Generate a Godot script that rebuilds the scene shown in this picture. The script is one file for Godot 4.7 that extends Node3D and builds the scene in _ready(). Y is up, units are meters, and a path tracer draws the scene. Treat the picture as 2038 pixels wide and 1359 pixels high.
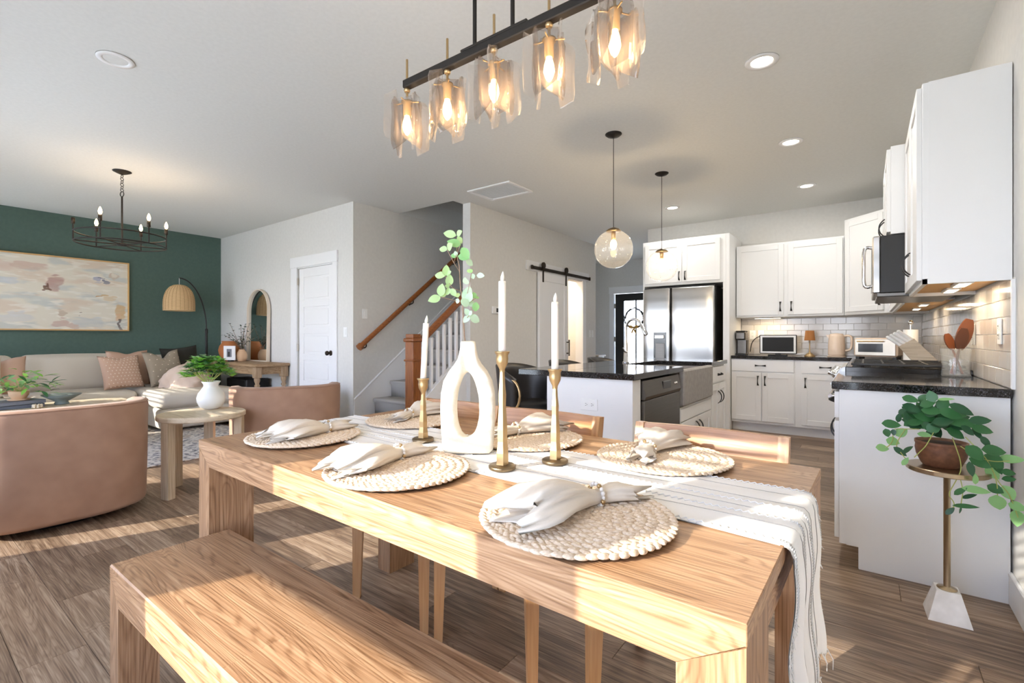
extends Node3D

var M := {}
var used := {}
var rng := RandomNumberGenerator.new()
const CEIL := 2.743

# ---------------------------------------------------------------- nodes
func numbered(n: String) -> String:
	used[n] = used.get(n, -1) + 1
	return n if used[n] == 0 else "%s_%03d" % [n, used[n]]

func tag(o: Node, label: String, category: String, group := ""):
	o.set_meta("label", label)
	o.set_meta("category", category)
	if group: o.set_meta("group", group)

func thing(called: String, label: String, category: String, at := Vector3.ZERO, turn := 0.0, group := "") -> Node3D:
	var o := Node3D.new()
	o.name = numbered(called)
	add_child(o)
	o.position = at
	o.rotation.y = turn
	tag(o, label, category, group)
	return o

func base_struct(called: String, at := Vector3.ZERO) -> Node3D:
	var o := Node3D.new()
	o.name = numbered(called)
	add_child(o)
	o.position = at
	o.set_meta("kind", "structure")
	return o

func commit(st: SurfaceTool) -> ArrayMesh:
	st.generate_normals()
	return st.commit()

func part(st, called: String, m: Material, parent: Node, at := Transform3D.IDENTITY) -> MeshInstance3D:
	var o := MeshInstance3D.new()
	o.mesh = commit(st) if st is SurfaceTool else st
	o.material_override = m
	o.transform = at
	if parent == self:
		o.name = numbered(called)
		add_child(o)
	else:
		o.name = called
		parent.add_child(o, true)
	return o

func solo(st, called: String, m: Material, label: String, category: String, at := Transform3D.IDENTITY, group := "") -> MeshInstance3D:
	var o := part(st, called, m, self, at)
	tag(o, label, category, group)
	return o

func struct(st, called: String, m: Material, parent: Node = self) -> MeshInstance3D:
	var o := part(st, called, m, parent)
	if parent == self: o.set_meta("kind", "structure")
	return o

func copy_of(o: Node3D, label: String, at: Vector3, turn: float) -> Node3D:
	var c: Node3D = o.duplicate()
	c.name = numbered(str(o.name))
	add_child(c)
	c.position = at
	c.rotation.y = turn
	c.set_meta("label", label)
	return c

func tf(x: float, y: float, z: float, ry := 0.0, rx := 0.0, rz := 0.0) -> Transform3D:
	return Transform3D(Basis.from_euler(Vector3(rx, ry, rz)), Vector3(x, y, z))

# ---------------------------------------------------------------- shapes
func S() -> SurfaceTool:
	var st := SurfaceTool.new()
	st.begin(Mesh.PRIMITIVE_TRIANGLES)
	st.set_smooth_group(-1)
	return st

func quad(st: SurfaceTool, a: Vector3, b: Vector3, c: Vector3, d: Vector3):
	# (b-a) x (d-a) points outwards
	st.add_vertex(a); st.add_vertex(c); st.add_vertex(b)
	st.add_vertex(a); st.add_vertex(d); st.add_vertex(c)

func face(st: SurfaceTool, p: Array, out: Vector3):
	for i in range(1, p.size() - 1):
		var a: Vector3 = p[0]
		var b: Vector3 = p[i]
		var c: Vector3 = p[i + 1]
		if (b - a).cross(c - a).dot(out) > 0.0:
			st.add_vertex(a); st.add_vertex(c); st.add_vertex(b)
		else:
			st.add_vertex(a); st.add_vertex(b); st.add_vertex(c)

func bx(st: SurfaceTool, c: Vector3, s: Vector3, b := 0.0, xf := Transform3D.IDENTITY):
	st.set_smooth_group(-1)
	var h := s / 2.0
	b = minf(b, minf(h.x, minf(h.y, h.z)) * 0.95)
	var q := func(v: Vector3) -> Vector3: return xf * (c + v)
	for ax in 3:
		for sg in [-1.0, 1.0]:
			var n := Vector3.ZERO
			n[ax] = sg
			var u := (ax + 1) % 3
			var w := (ax + 2) % 3
			var pts := []
			for k in [[-1, -1], [1, -1], [1, 1], [-1, 1]]:
				var v := Vector3.ZERO
				v[ax] = sg * h[ax]
				v[u] = k[0] * (h[u] - b)
				v[w] = k[1] * (h[w] - b)
				pts.append(q.call(v))
			face(st, pts, xf.basis * n)
	if b <= 0.0: return
	for ax in 3:
		var u := (ax + 1) % 3
		var w := (ax + 2) % 3
		for k in [[-1, -1], [1, -1], [1, 1], [-1, 1]]:
			var pts := []
			var n := Vector3.ZERO
			n[u] = k[0]; n[w] = k[1]
			for e in [[-1.0, 0], [1.0, 0], [1.0, 1], [-1.0, 1]]:
				var v := Vector3.ZERO
				v[ax] = e[0] * (h[ax] - b)
				v[u] = k[0] * (h[u] - (b if e[1] == 1 else 0.0))
				v[w] = k[1] * (h[w] - (0.0 if e[1] == 1 else b))
				pts.append(q.call(v))
			face(st, pts, xf.basis * n)
	for sx in [-1.0, 1.0]:
		for sy in [-1.0, 1.0]:
			for sz in [-1.0, 1.0]:
				face(st, [q.call(Vector3(sx * h.x, sy * (h.y - b), sz * (h.z - b))), q.call(Vector3(sx * (h.x - b), sy * h.y, sz * (h.z - b))), q.call(Vector3(sx * (h.x - b), sy * (h.y - b), sz * h.z))], xf.basis * Vector3(sx, sy, sz))

# box between two corners
func bb(st: SurfaceTool, a: Vector3, c: Vector3, b := 0.0):
	bx(st, (a + c) / 2.0, (c - a).abs(), b)

func box1(a: Vector3, c: Vector3, b := 0.0) -> SurfaceTool:
	var st := S()
	bb(st, a, c, b)
	return st

func grid(st: SurfaceTool, rows: Array, wrap := false, smooth := true, uvs := false):
	st.set_smooth_group(0 if smooth else -1)
	var n: int = rows[0].size()
	var last: int = n if wrap else n - 1
	for i in rows.size() - 1:
		for j in last:
			var k := (j + 1) % n
			var a: Vector3 = rows[i][j]
			var b: Vector3 = rows[i + 1][j]
			var c: Vector3 = rows[i + 1][k]
			var d: Vector3 = rows[i][k]
			if uvs:
				var u0 := float(j) / last
				var u1 := float(j + 1) / last
				var v0 := float(i) / (rows.size() - 1)
				var v1 := float(i + 1) / (rows.size() - 1)
				var pa := Vector2(u0, v0)
				var pb := Vector2(u0, v1)
				var pc := Vector2(u1, v1)
				var pd := Vector2(u1, v0)
				for e in [[a, pa], [c, pc], [b, pb], [a, pa], [d, pd], [c, pc]]:
					st.set_uv(e[1])
					st.add_vertex(e[0])
				continue
			if not a.is_equal_approx(b) and not b.is_equal_approx(c):
				st.add_vertex(a); st.add_vertex(c); st.add_vertex(b)
			if not a.is_equal_approx(d) and not d.is_equal_approx(c):
				st.add_vertex(a); st.add_vertex(d); st.add_vertex(c)

func ring(r: float, y: float, n: int, xf: Transform3D, sx := 1.0, sz := 1.0) -> Array:
	var out := []
	for j in n:
		var t := TAU * j / n
		out.append(xf * Vector3(r * cos(t) * sx, y, r * sin(t) * sz))
	return out

# profile of [r, y] going up on the outside
func lathe(st: SurfaceTool, prof: Array, n := 24, xf := Transform3D.IDENTITY, smooth := true):
	var rows := []
	for p in prof: rows.append(ring(maxf(p[0], 0.00001), p[1], n, xf))
	grid(st, rows, true, smooth)

func disc(r: float, h: float, n := 24, b := 0.0) -> SurfaceTool:
	var st := S()
	if b > 0.0: lathe(st, [[0, 0], [r - b, 0], [r, b], [r, h - b], [r - b, h], [0, h]], n, Transform3D.IDENTITY, false)
	else: lathe(st, [[0, 0], [r, 0], [r, h], [0, h]], n, Transform3D.IDENTITY, false)
	return st

func tube(st: SurfaceTool, pts: Array, rad, n := 8, caps := true, smooth := true):
	var rows := []
	var N := Vector3.ZERO
	for i in pts.size():
		var a: Vector3 = pts[maxi(i - 1, 0)]
		var c: Vector3 = pts[mini(i + 1, pts.size() - 1)]
		var T := (c - a).normalized()
		if N == Vector3.ZERO:
			N = (Vector3.RIGHT if absf(T.x) < 0.9 else Vector3.UP)
		N = (N - T * N.dot(T)).normalized()
		var B := N.cross(T)
		var r: float = rad[i] if rad is Array else rad
		var row := []
		for j in n:
			var t := TAU * j / n
			row.append(pts[i] + (N * cos(t) + B * sin(t)) * r)
		rows.append(row)
	grid(st, rows, true, smooth)
	if caps:
		st.set_smooth_group(-1)
		face(st, rows[0], pts[0] - pts[1])
		face(st, rows[-1], pts[-1] - pts[-2])

func ball(st: SurfaceTool, c: Vector3, r: Vector3, n := 12, m := 8):
	var rows := []
	for i in m + 1:
		var a := -PI / 2 + PI * i / m
		rows.append(ring(maxf(cos(a), 0.0001), 0, n, Transform3D(Basis.from_scale(Vector3(r.x, 1, r.z)), c + Vector3(0, r.y * sin(a), 0))))
	grid(st, rows, true)

func torus(st: SurfaceTool, R: float, r: float, xf := Transform3D.IDENTITY, n := 32, m := 8, sx := 1.0):
	var rows := []
	for i in m + 1:
		var a := TAU * i / m
		var row := []
		for j in n:
			var t := TAU * j / n
			row.append(xf * Vector3((R + r * cos(a)) * cos(t) * sx, r * sin(a), (R + r * cos(a)) * sin(t)))
		rows.append(row)
	grid(st, rows, true)

# polygon in x,y pushed along z from -d/2 to d/2
func prism(st: SurfaceTool, poly: Array, d: float, xf := Transform3D.IDENTITY, smooth_side := false):
	var pv := PackedVector2Array(poly)
	if Geometry2D.is_polygon_clockwise(pv): pv.reverse()
	var idx := Geometry2D.triangulate_polygon(pv)
	st.set_smooth_group(-1)
	for sg in [-1.0, 1.0]:
		for t in range(0, idx.size(), 3):
			var p := []
			for k in 3: p.append(xf * Vector3(pv[idx[t + k]].x, pv[idx[t + k]].y, sg * d / 2))
			face(st, p, xf.basis * Vector3(0, 0, sg))
	st.set_smooth_group(1 if smooth_side else -1)
	for i in pv.size():
		var a := pv[i]
		var b := pv[(i + 1) % pv.size()]
		var o := Vector3(b.y - a.y, a.x - b.x, 0)
		face(st, [xf * Vector3(a.x, a.y, -d / 2), xf * Vector3(b.x, b.y, -d / 2), xf * Vector3(b.x, b.y, d / 2), xf * Vector3(a.x, a.y, d / 2)], xf.basis * o)

# soft block: box with round edges, bulging by puff (x, y, z)
func rbox(st: SurfaceTool, c: Vector3, s: Vector3, r: float, n := 8, puff := Vector3.ZERO, xf := Transform3D.IDENTITY):
	st.set_smooth_group(0)
	var h := s / 2.0
	var f := func(v: Vector3) -> Vector3:
		# v on the cube -1..1; crowd samples to the edges
		var p := Vector3(v.x * h.x, v.y * h.y, v.z * h.z)
		var inner := p.clamp(-(h - Vector3(r, r, r)), h - Vector3(r, r, r))
		var o := p - inner
		if o.length() > 0.0: p = inner + o.normalized() * r
		var g := Vector3((1 - v.y * v.y) * (1 - v.z * v.z), (1 - v.x * v.x) * (1 - v.z * v.z), (1 - v.x * v.x) * (1 - v.y * v.y))
		return xf * (c + p + Vector3(signf(v.x) * absf(v.x) * puff.x * g.x, signf(v.y) * absf(v.y) * puff.y * g.y, signf(v.z) * absf(v.z) * puff.z * g.z))
	for ax in 3:
		var u := (ax + 1) % 3
		var w := (ax + 2) % 3
		for sg in [-1.0, 1.0]:
			var rows := []
			for i in n + 1:
				var row := []
				for j in n + 1:
					var v := Vector3.ZERO
					v[ax] = sg
					var hu: float = h[u]
					var hw: float = h[w]
					v[u] = edge_sample(float(i) / n, r / hu) * (1.0 if sg > 0 else -1.0)
					v[w] = edge_sample(float(j) / n, r / hw)
					row.append(f.call(v))
				rows.append(row)
			grid(st, rows)

func edge_sample(t: float, k: float) -> float:
	# 0..1 to -1..1, a third of the samples inside the rounded edge
	k = clampf(k, 0.02, 0.6)
	if t < 0.3: return -1.0 + k * (t / 0.3)
	if t > 0.7: return 1.0 - k * ((1.0 - t) / 0.3)
	return lerpf(-1.0 + k, 1.0 - k, (t - 0.3) / 0.4)

# scatter cushion standing in its x,y plane
func cushion(st: SurfaceTool, w: float, hh: float, t: float, xf := Transform3D.IDENTITY, n := 14, chop := 0.0):
	for sg in [-1.0, 1.0]:
		var rows := []
		for i in n + 1:
			var row := []
			for j in n + 1:
				var u := 2.0 * j / n - 1.0
				var v := 2.0 * i / n - 1.0
				var e := pow(maxf(0.0, 1 - pow(absf(u), 2.6)), 0.55) * pow(maxf(0.0, 1 - pow(absf(v), 2.6)), 0.55)
				var sag := 0.05 * w * (1 - u * u) * absf(v)
				var x := u * w / 2 * (1.0 - 0.07 * (1 - v * v))
				var y := v * hh / 2 * (1.0 - 0.07 * (1 - u * u)) - (chop * maxf(0, v) * exp(-u * u * 9.0))
				row.append(xf * Vector3(x, y - sag * 0.2, sg * t / 2 * e))
			rows.append(row)
		if sg < 0.0:
			for r in rows: r.reverse()
		var fl := []
		for r in rows: fl.append(r)
		grid_flip(st, fl)

func grid_flip(st: SurfaceTool, rows: Array):
	# rows go up (y), columns go right (x): outward is +z
	st.set_smooth_group(0)
	for i in rows.size() - 1:
		for j in rows[0].size() - 1:
			face_dir(st, rows[i][j], rows[i][j + 1], rows[i + 1][j + 1], rows[i + 1][j])

func face_dir(st: SurfaceTool, a: Vector3, b: Vector3, c: Vector3, d: Vector3):
	# a,b,c,d counterclockwise seen from outside
	st.add_vertex(a); st.add_vertex(c); st.add_vertex(b)
	st.add_vertex(a); st.add_vertex(d); st.add_vertex(c)

# one leaf: length l along +x, width w, bent down, lying in x,z with +y up
func leaf(st: SurfaceTool, xf: Transform3D, l: float, w: float, bend := 0.2, fold := 0.15, n := 5, blunt := 1.0):
	st.set_smooth_group(-1)
	st.set_smooth_group(0)
	var rows := []
	for i in n + 1:
		var t := float(i) / n
		var k := w / 2 * pow(sin(PI * pow(t, blunt) * 0.97 + 0.03), 0.8)
		if i == n: k = 0.0004
		var y := -bend * l * t * t
		var x := l * t
		rows.append([xf * Vector3(x, y + fold * k, -k), xf * Vector3(x, y, 0), xf * Vector3(x, y + fold * k, k)])
	for i in n:
		for j in 2:
			quad(st, rows[i][j], rows[i][j + 1], rows[i + 1][j + 1], rows[i + 1][j])

func aim(from: Vector3, to: Vector3, up := Vector3.UP) -> Transform3D:
	# x axis points from -> to
	var x := (to - from).normalized()
	var z := x.cross(up)
	if z.length() < 0.01: z = x.cross(Vector3.RIGHT)
	z = z.normalized()
	return Transform3D(Basis(x, z.cross(x), z), from)

func curve(pts: Array, n := 8) -> Array:
	# Catmull-Rom through the points
	var out := []
	for i in pts.size() - 1:
		var p0: Vector3 = pts[maxi(i - 1, 0)]
		var p1: Vector3 = pts[i]
		var p2: Vector3 = pts[i + 1]
		var p3: Vector3 = pts[mini(i + 2, pts.size() - 1)]
		for k in n:
			out.append(p1.cubic_interpolate(p2, p0, p3, float(k) / n))
	out.append(pts[-1])
	return out

# ---------------------------------------------------------------- materials
func mat(n: String, c: Color, rough := 0.6, o := {}) -> StandardMaterial3D:
	var m := StandardMaterial3D.new()
	m.resource_name = n
	m.albedo_color = c
	m.roughness = rough
	for k in o: m.set(k, o[k])
	M[n] = m
	return m

func noise_bytes(w: int, h: int, sd: int, freq: float, oct := 3, stretch := Vector2i(1, 1)) -> PackedByteArray:
	var f := FastNoiseLite.new()
	f.seed = sd
	f.noise_type = FastNoiseLite.TYPE_SIMPLEX_SMOOTH
	f.frequency = freq
	f.fractal_octaves = oct
	var im := f.get_seamless_image(w / stretch.x, h / stretch.y)
	im.convert(Image.FORMAT_L8)
	if stretch != Vector2i(1, 1): im.resize(w, h, Image.INTERPOLATE_CUBIC)
	return im.get_data()

func tex_from(w: int, h: int, f: Callable) -> ImageTexture:
	var b := PackedByteArray()
	b.resize(w * h * 3)
	for y in h:
		for x in w:
			var c: Color = f.call(x, y)
			var i := (y * w + x) * 3
			b[i] = int(clampf(c.r, 0, 1) * 255)
			b[i + 1] = int(clampf(c.g, 0, 1) * 255)
			b[i + 2] = int(clampf(c.b, 0, 1) * 255)
	return ImageTexture.create_from_image(Image.create_from_data(w, h, false, Image.FORMAT_RGB8, b))

func wood_tex(sd: int, dark: Color, mid: Color, light: Color, rings := 7.0, warp := 1.6, along_v := false, w := 1024, h := 512, ring_w := 0.3, gain := 1.6) -> Array:
	var fine := noise_bytes(w, h, sd, 0.16, 3, Vector2i(32, 1))
	var med := noise_bytes(w, h, sd + 1, 0.035, 4, Vector2i(16, 1))
	var big := noise_bytes(w, h, sd + 2, 0.01, 2, Vector2i(8, 1))
	var b := PackedByteArray()
	b.resize(w * h * 3)
	var g := PackedByteArray()
	g.resize(w * h)
	for y in h:
		for x in w:
			var i := y * w + x
			var rg := 0.5 + 0.5 * sin(TAU * (rings * y / h + warp * big[i] / 255.0 * 2.0))
			rg = pow(rg, 3.0)
			var t := (1.0 - ring_w) * (0.5 * fine[i] / 255.0 + 0.5 * med[i] / 255.0) + ring_w * (0.75 - 0.5 * rg)
			t = clampf((t - 0.5) * gain + 0.5, 0, 1)
			var c := dark.lerp(mid, t * 2.0) if t < 0.5 else mid.lerp(light, t * 2.0 - 1.0)
			b[i * 3] = int(c.r * 255); b[i * 3 + 1] = int(c.g * 255); b[i * 3 + 2] = int(c.b * 255)
			g[i] = int(clampf(0.65 * fine[i] / 255.0 + 0.35 * (1.0 - rg), 0, 1) * 255)
	var im := Image.create_from_data(w, h, false, Image.FORMAT_RGB8, b)
	var hm := Image.create_from_data(w, h, false, Image.FORMAT_L8, g)
	if along_v:
		im.rotate_90(CLOCKWISE)
		hm.rotate_90(CLOCKWISE)
	return [ImageTexture.create_from_image(im), ImageTexture.create_from_image(hm)]

# triplanar wood: grain along x (or along y when up is true), the texture spans l by c metres
func wood(n: String, t: Array, rough: float, l: float, c: float, up := false, relief := 0.05) -> StandardMaterial3D:
	var m := mat(n, Color.WHITE, rough)
	m.albedo_texture = t[0]
	m.uv1_triplanar = true
	m.uv1_triplanar_sharpness = 8.0
	m.uv1_scale = Vector3(1 / c, 1 / l, 1 / c) if up else Vector3(1 / l, 1 / c, 1 / c)
	if relief > 0:
		m.heightmap_enabled = true
		m.heightmap_texture = t[1]
		m.heightmap_scale = relief
	return m

func speckle(n: String, a: Color, b: Color, rough: float, sd: int, freq: float, size: float, relief := 0.0, power := 1.0, oct := 3) -> StandardMaterial3D:
	var nb := noise_bytes(256, 256, sd, freq, oct)
	var t := tex_from(256, 256, func(x, y): return a.lerp(b, pow(nb[y * 256 + x] / 255.0, power)))
	var m := mat(n, Color.WHITE, rough)
	m.albedo_texture = t
	m.uv1_triplanar = true
	m.uv1_triplanar_sharpness = 4.0
	m.uv1_scale = Vector3.ONE / size
	if relief > 0.0:
		m.heightmap_enabled = true
		m.heightmap_texture = t
		m.heightmap_scale = relief
	return m

func rgb(r: int, g: int, b: int) -> Color:
	return Color(r / 255.0, g / 255.0, b / 255.0)

# ---------------------------------------------------------------- camera, sky, sun
const SKY_ENERGY := 12.5
const SUN_ENERGY := 2.8
const EXPOSURE := 1.54

func setup():
	var cam := Camera3D.new()
	cam.name = "camera"
	cam.near = 0.05
	cam.far = 80.0
	cam.projection = Camera3D.PROJECTION_FRUSTUM
	cam.size = 0.05 * 1359.0 / 950.0
	cam.frustum_offset = Vector2(0, -0.05 * 7.5 / 950.0)
	cam.position = Vector3(0, 1.131, 0)
	cam.rotation_degrees = Vector3(0, 36.6, 0)
	add_child(cam)
	cam.current = true
	var we := WorldEnvironment.new()
	we.name = "world"
	var e := Environment.new()
	e.background_mode = Environment.BG_SKY
	var sm := ProceduralSkyMaterial.new()
	sm.sky_top_color = Color(0.52, 0.66, 0.9)
	sm.sky_horizon_color = Color(0.94, 0.95, 0.97)
	sm.ground_horizon_color = Color(0.8, 0.83, 0.86)
	sm.ground_bottom_color = Color(0.64, 0.68, 0.72)
	sm.sky_energy_multiplier = 1.0
	sm.ground_energy_multiplier = 1.0
	sm.sun_angle_max = 1.0
	var sky := Sky.new()
	sky.sky_material = sm
	e.sky = sky
	e.background_energy_multiplier = SKY_ENERGY
	e.tonemap_mode = Environment.TONE_MAPPER_LINEAR
	e.tonemap_exposure = EXPOSURE
	e.sdfgi_enabled = true
	e.ssao_enabled = true
	e.ssil_enabled = true
	we.environment = e
	add_child(we)
	var sun := DirectionalLight3D.new()
	sun.name = "sun"
	sun.basis = Basis.looking_at(Vector3(0.40, -0.42, -1.0).normalized())
	sun.light_energy = SUN_ENERGY
	sun.light_color = Color(1.0, 0.98, 0.94)
	sun.light_angular_distance = 0.6
	sun.shadow_enabled = true
	sun.sky_mode = DirectionalLight3D.SKY_MODE_LIGHT_ONLY
	add_child(sun)

# a lamp's own light
func omni(parent: Node, at: Vector3, energy: float, c: Color, size := 0.03):
	var l := OmniLight3D.new()
	l.name = "lamp_glow"
	l.light_energy = energy
	l.light_color = c
	l.light_size = size
	l.omni_range = 14.0
	l.omni_attenuation = 2.0
	l.shadow_enabled = true
	l.position = at
	parent.add_child(l, true)

func downlight(parent: Node, at: Vector3, energy: float, c: Color, size: Vector2):
	var l := AreaLight3D.new()
	l.name = "lamp_glow"
	l.area_size = size
	l.light_energy = energy
	l.light_color = c
	l.area_range = 14.0
	l.area_attenuation = 2.0
	l.shadow_enabled = true
	l.position = at
	l.rotation_degrees = Vector3(-90, 0, 0)
	parent.add_child(l, true)

func glow(n: String, c: Color, energy: float) -> StandardMaterial3D:
	return mat(n, c, 0.5, {"emission_enabled": true, "emission": c, "emission_energy_multiplier": energy})

# ---------------------------------------------------------------- materials
func materials():
	speckle("wall", rgb(219, 217, 212), rgb(225, 223, 218), 0.85, 3, 0.05, 0.7, 0.02)
	speckle("ceiling", rgb(222, 222, 218), rgb(228, 228, 224), 0.9, 4, 0.06, 0.5, 0.02)
	speckle("green", rgb(80, 103, 94), rgb(86, 109, 100), 0.75, 5, 0.05, 0.7, 0.02)
	mat("trim", rgb(240, 240, 240), 0.45)
	mat("cab", rgb(236, 236, 235), 0.42)
	mat("plate", rgb(240, 240, 238), 0.35)
	mat("slot", rgb(60, 60, 60), 0.6)
	mat("black", rgb(28, 27, 26), 0.45)
	mat("black_gloss", rgb(14, 14, 15), 0.12)
	mat("screen_off", rgb(8, 8, 9), 0.6)
	mat("iron", rgb(44, 40, 37), 0.5, {"metallic": 0.5})
	mat("bronze", rgb(58, 50, 42), 0.4, {"metallic": 0.7})
	mat("brass", rgb(188, 160, 118), 0.34, {"metallic": 0.9})
	mat("brass_dark", rgb(130, 112, 86), 0.35, {"metallic": 0.9})
	mat("champagne", rgb(176, 158, 130), 0.28, {"metallic": 0.95})
	mat("chrome", rgb(220, 220, 222), 0.12, {"metallic": 1.0})
	mat("nickel", rgb(168, 160, 148), 0.28, {"metallic": 1.0})
	var sb := noise_bytes(256, 256, 77, 0.3, 2, Vector2i(32, 1))
	var st := tex_from(256, 256, func(x, y): return Color.WHITE * (0.86 + 0.14 * sb[y * 256 + x] / 255.0))
	var wv := noise_bytes(128, 256, 78, 0.02, 1, Vector2i(16, 1))
	var wt := tex_from(128, 256, func(x, y): return Color.WHITE * (0.7 + 0.3 * wv[y * 128 + x] / 255.0))
	mat("steel", rgb(214, 214, 213), 0.3, {"metallic": 1.0, "albedo_texture": wt, "heightmap_enabled": true, "heightmap_texture": wt, "heightmap_scale": 0.5, "uv1_triplanar": true, "uv1_scale": Vector3(0.6, 0.9, 0.6)})
	mat("steel_dark", rgb(120, 117, 113), 0.34, {"metallic": 1.0, "albedo_texture": st, "uv1_triplanar": true, "uv1_scale": Vector3(1.0, 4.0, 4.0)})
	mat("pane", Color(0.9, 0.95, 0.95, 0.05), 0.02, {"transparency": BaseMaterial3D.TRANSPARENCY_ALPHA})
	mat("globe_glass", Color(0.95, 0.95, 0.95, 0.04), 0.02, {"transparency": BaseMaterial3D.TRANSPARENCY_ALPHA})
	mat("jar_glass", Color(0.9, 0.93, 0.93, 0.08), 0.02, {"transparency": BaseMaterial3D.TRANSPARENCY_ALPHA})
	mat("smoke_glass", Color(0.66, 0.58, 0.5, 0.08), 0.04, {"transparency": BaseMaterial3D.TRANSPARENCY_ALPHA})
	mat("smoke_glass_top", Color(0.36, 0.31, 0.27, 0.26), 0.04, {"transparency": BaseMaterial3D.TRANSPARENCY_ALPHA})
	var oak := wood_tex(11, rgb(122, 86, 56), rgb(166, 126, 90), rgb(198, 160, 122), 34.0, 4.0, false, 1024, 512, 0.34, 1.9)
	wood("oak", oak, 0.42, 1.6, 0.5)
	var oak_up := wood_tex(12, rgb(118, 83, 54), rgb(158, 119, 84), rgb(190, 151, 114), 26.0, 3.0, true, 1024, 512, 0.3, 1.8)
	wood("oak_up", oak_up, 0.42, 1.4, 0.5, true)
	var ck := wood_tex(14, rgb(158, 108, 66), rgb(186, 134, 88), rgb(206, 158, 112), 9.0, 2.4)
	wood("chair_wood", ck, 0.35, 1.4, 0.6, false, 0.02)
	var cku := wood_tex(15, rgb(172, 122, 76), rgb(196, 148, 98), rgb(214, 172, 124), 6.0, 1.2, true)
	wood("chair_wood_up", cku, 0.35, 1.4, 0.6, true, 0.02)
	var st_w := wood_tex(16, rgb(92, 48, 20), rgb(142, 82, 38), rgb(168, 104, 54), 8.0, 1.6)
	wood("stair_wood", st_w, 0.3, 1.2, 0.25, false, 0.03)
	var st_u := wood_tex(17, rgb(92, 48, 20), rgb(142, 82, 38), rgb(172, 108, 56), 8.0, 1.8, true)
	wood("stair_wood_up", st_u, 0.3, 0.9, 0.25, true, 0.03)
	var pale := wood_tex(18, rgb(190, 168, 138), rgb(212, 193, 164), rgb(232, 216, 192), 8.0, 1.2)
	wood("pale_wood", pale, 0.5, 1.2, 0.4)
	var pale_up := wood_tex(19, rgb(172, 148, 120), rgb(200, 178, 148), rgb(220, 202, 176), 8.0, 1.2, true)
	wood("pale_wood_up", pale_up, 0.5, 1.2, 0.3, true)
	var rust := wood_tex(20, rgb(120, 92, 62), rgb(158, 128, 94), rgb(192, 166, 132), 8.0, 1.4)
	wood("rustic", rust, 0.65, 1.0, 0.3)
	var rust_up := wood_tex(21, rgb(126, 98, 70), rgb(164, 136, 106), rgb(198, 176, 146), 8.0, 1.4, true)
	wood("rustic_up", rust_up, 0.65, 1.0, 0.3, true)
	mat("maple", rgb(214, 170, 112), 0.5)
	for k in 3:
		var tones := [[rgb(86, 66, 50), rgb(128, 105, 84), rgb(168, 145, 121)], [rgb(100, 79, 62), rgb(146, 121, 98), rgb(186, 163, 139)], [rgb(74, 57, 44), rgb(112, 91, 73), rgb(152, 130, 108)]]
		var c: Array = tones[k]
		var t := wood_tex(31 + k * 5, c[0], c[1], c[2], 3.0, 3.4, false, 1024, 256, 0.22, 1.9)
		var m := mat("plank%d" % k, Color.WHITE, 0.42)
		m.albedo_texture = t[0]
		m.heightmap_enabled = true
		m.heightmap_texture = t[1]
		m.heightmap_scale = 0.02
	var ga := noise_bytes(256, 256, 91, 0.2, 2)
	var gb := noise_bytes(256, 256, 92, 0.08, 3)
	var gt := tex_from(256, 256, func(x, y):
		var a: float = ga[y * 256 + x] / 255.0
		var b: float = gb[y * 256 + x] / 255.0
		var c := rgb(20, 20, 22).lerp(rgb(58, 58, 62), smoothstep(0.45, 0.8, b))
		return c.lerp(rgb(132, 130, 128), smoothstep(0.66, 0.86, a)))
	mat("granite", Color.WHITE, 0.07, {"albedo_texture": gt, "uv1_triplanar": true, "uv1_scale": Vector3.ONE / 0.28})
	speckle("carpet", rgb(150, 146, 140), rgb(206, 202, 196), 0.95, 41, 0.25, 0.2, 0.5)
	speckle("velvet", rgb(158, 121, 97), rgb(174, 137, 112), 0.75, 42, 0.02, 1.0)
	M.velvet.rim_enabled = true
	M.velvet.rim = 0.3
	M.velvet.rim_tint = 0.6
	speckle("linen", rgb(196, 186, 170), rgb(214, 206, 192), 0.9, 43, 0.3, 0.15, 0.05)
	speckle("napkin", rgb(208, 196, 180), rgb(222, 212, 198), 0.85, 44, 0.3, 0.1, 0.03)
	speckle("runner", rgb(228, 226, 222), rgb(242, 240, 237), 0.9, 45, 0.35, 0.06, 0.06)
	mat("runner_thread", rgb(170, 166, 162), 0.9)
	speckle("straw", rgb(196, 168, 138), rgb(240, 226, 206), 0.8, 46, 0.08, 0.16, 0.1)
	speckle("ceramic", rgb(222, 213, 194), rgb(234, 226, 210), 0.7, 47, 0.1, 0.2, 0.06)
	mat("white_glaze", rgb(240, 238, 232), 0.25)
	mat("candle", rgb(246, 242, 232), 0.5, {"subsurf_scatter_enabled": true, "subsurf_scatter_strength": 0.2})
	speckle("marble", rgb(226, 224, 222), rgb(248, 247, 246), 0.25, 48, 0.02, 0.4)
	speckle("clay", rgb(94, 60, 41), rgb(130, 86, 60), 0.55, 49, 0.04, 0.3, 0.03)
	mat("terracotta", rgb(186, 116, 66), 0.7)
	mat("peach", rgb(214, 176, 140), 0.6)
	mat("soil", rgb(52, 38, 28), 0.95)
	mat("leaf", rgb(52, 106, 58), 0.42)
	mat("leaf_light", rgb(136, 184, 118), 0.45, {"backlight_enabled": true, "backlight": rgb(80, 110, 60)})
	mat("leaf_dark", rgb(36, 82, 50), 0.4)
	mat("leaf_bright", rgb(140, 200, 84), 0.45, {"backlight_enabled": true, "backlight": rgb(110, 150, 50)})
	mat("leaf_pale", rgb(176, 206, 150), 0.5, {"backlight_enabled": true, "backlight": rgb(140, 170, 100)})
	mat("leaf_mint", rgb(196, 222, 196), 0.5, {"backlight_enabled": true, "backlight": rgb(140, 170, 130)})
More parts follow.
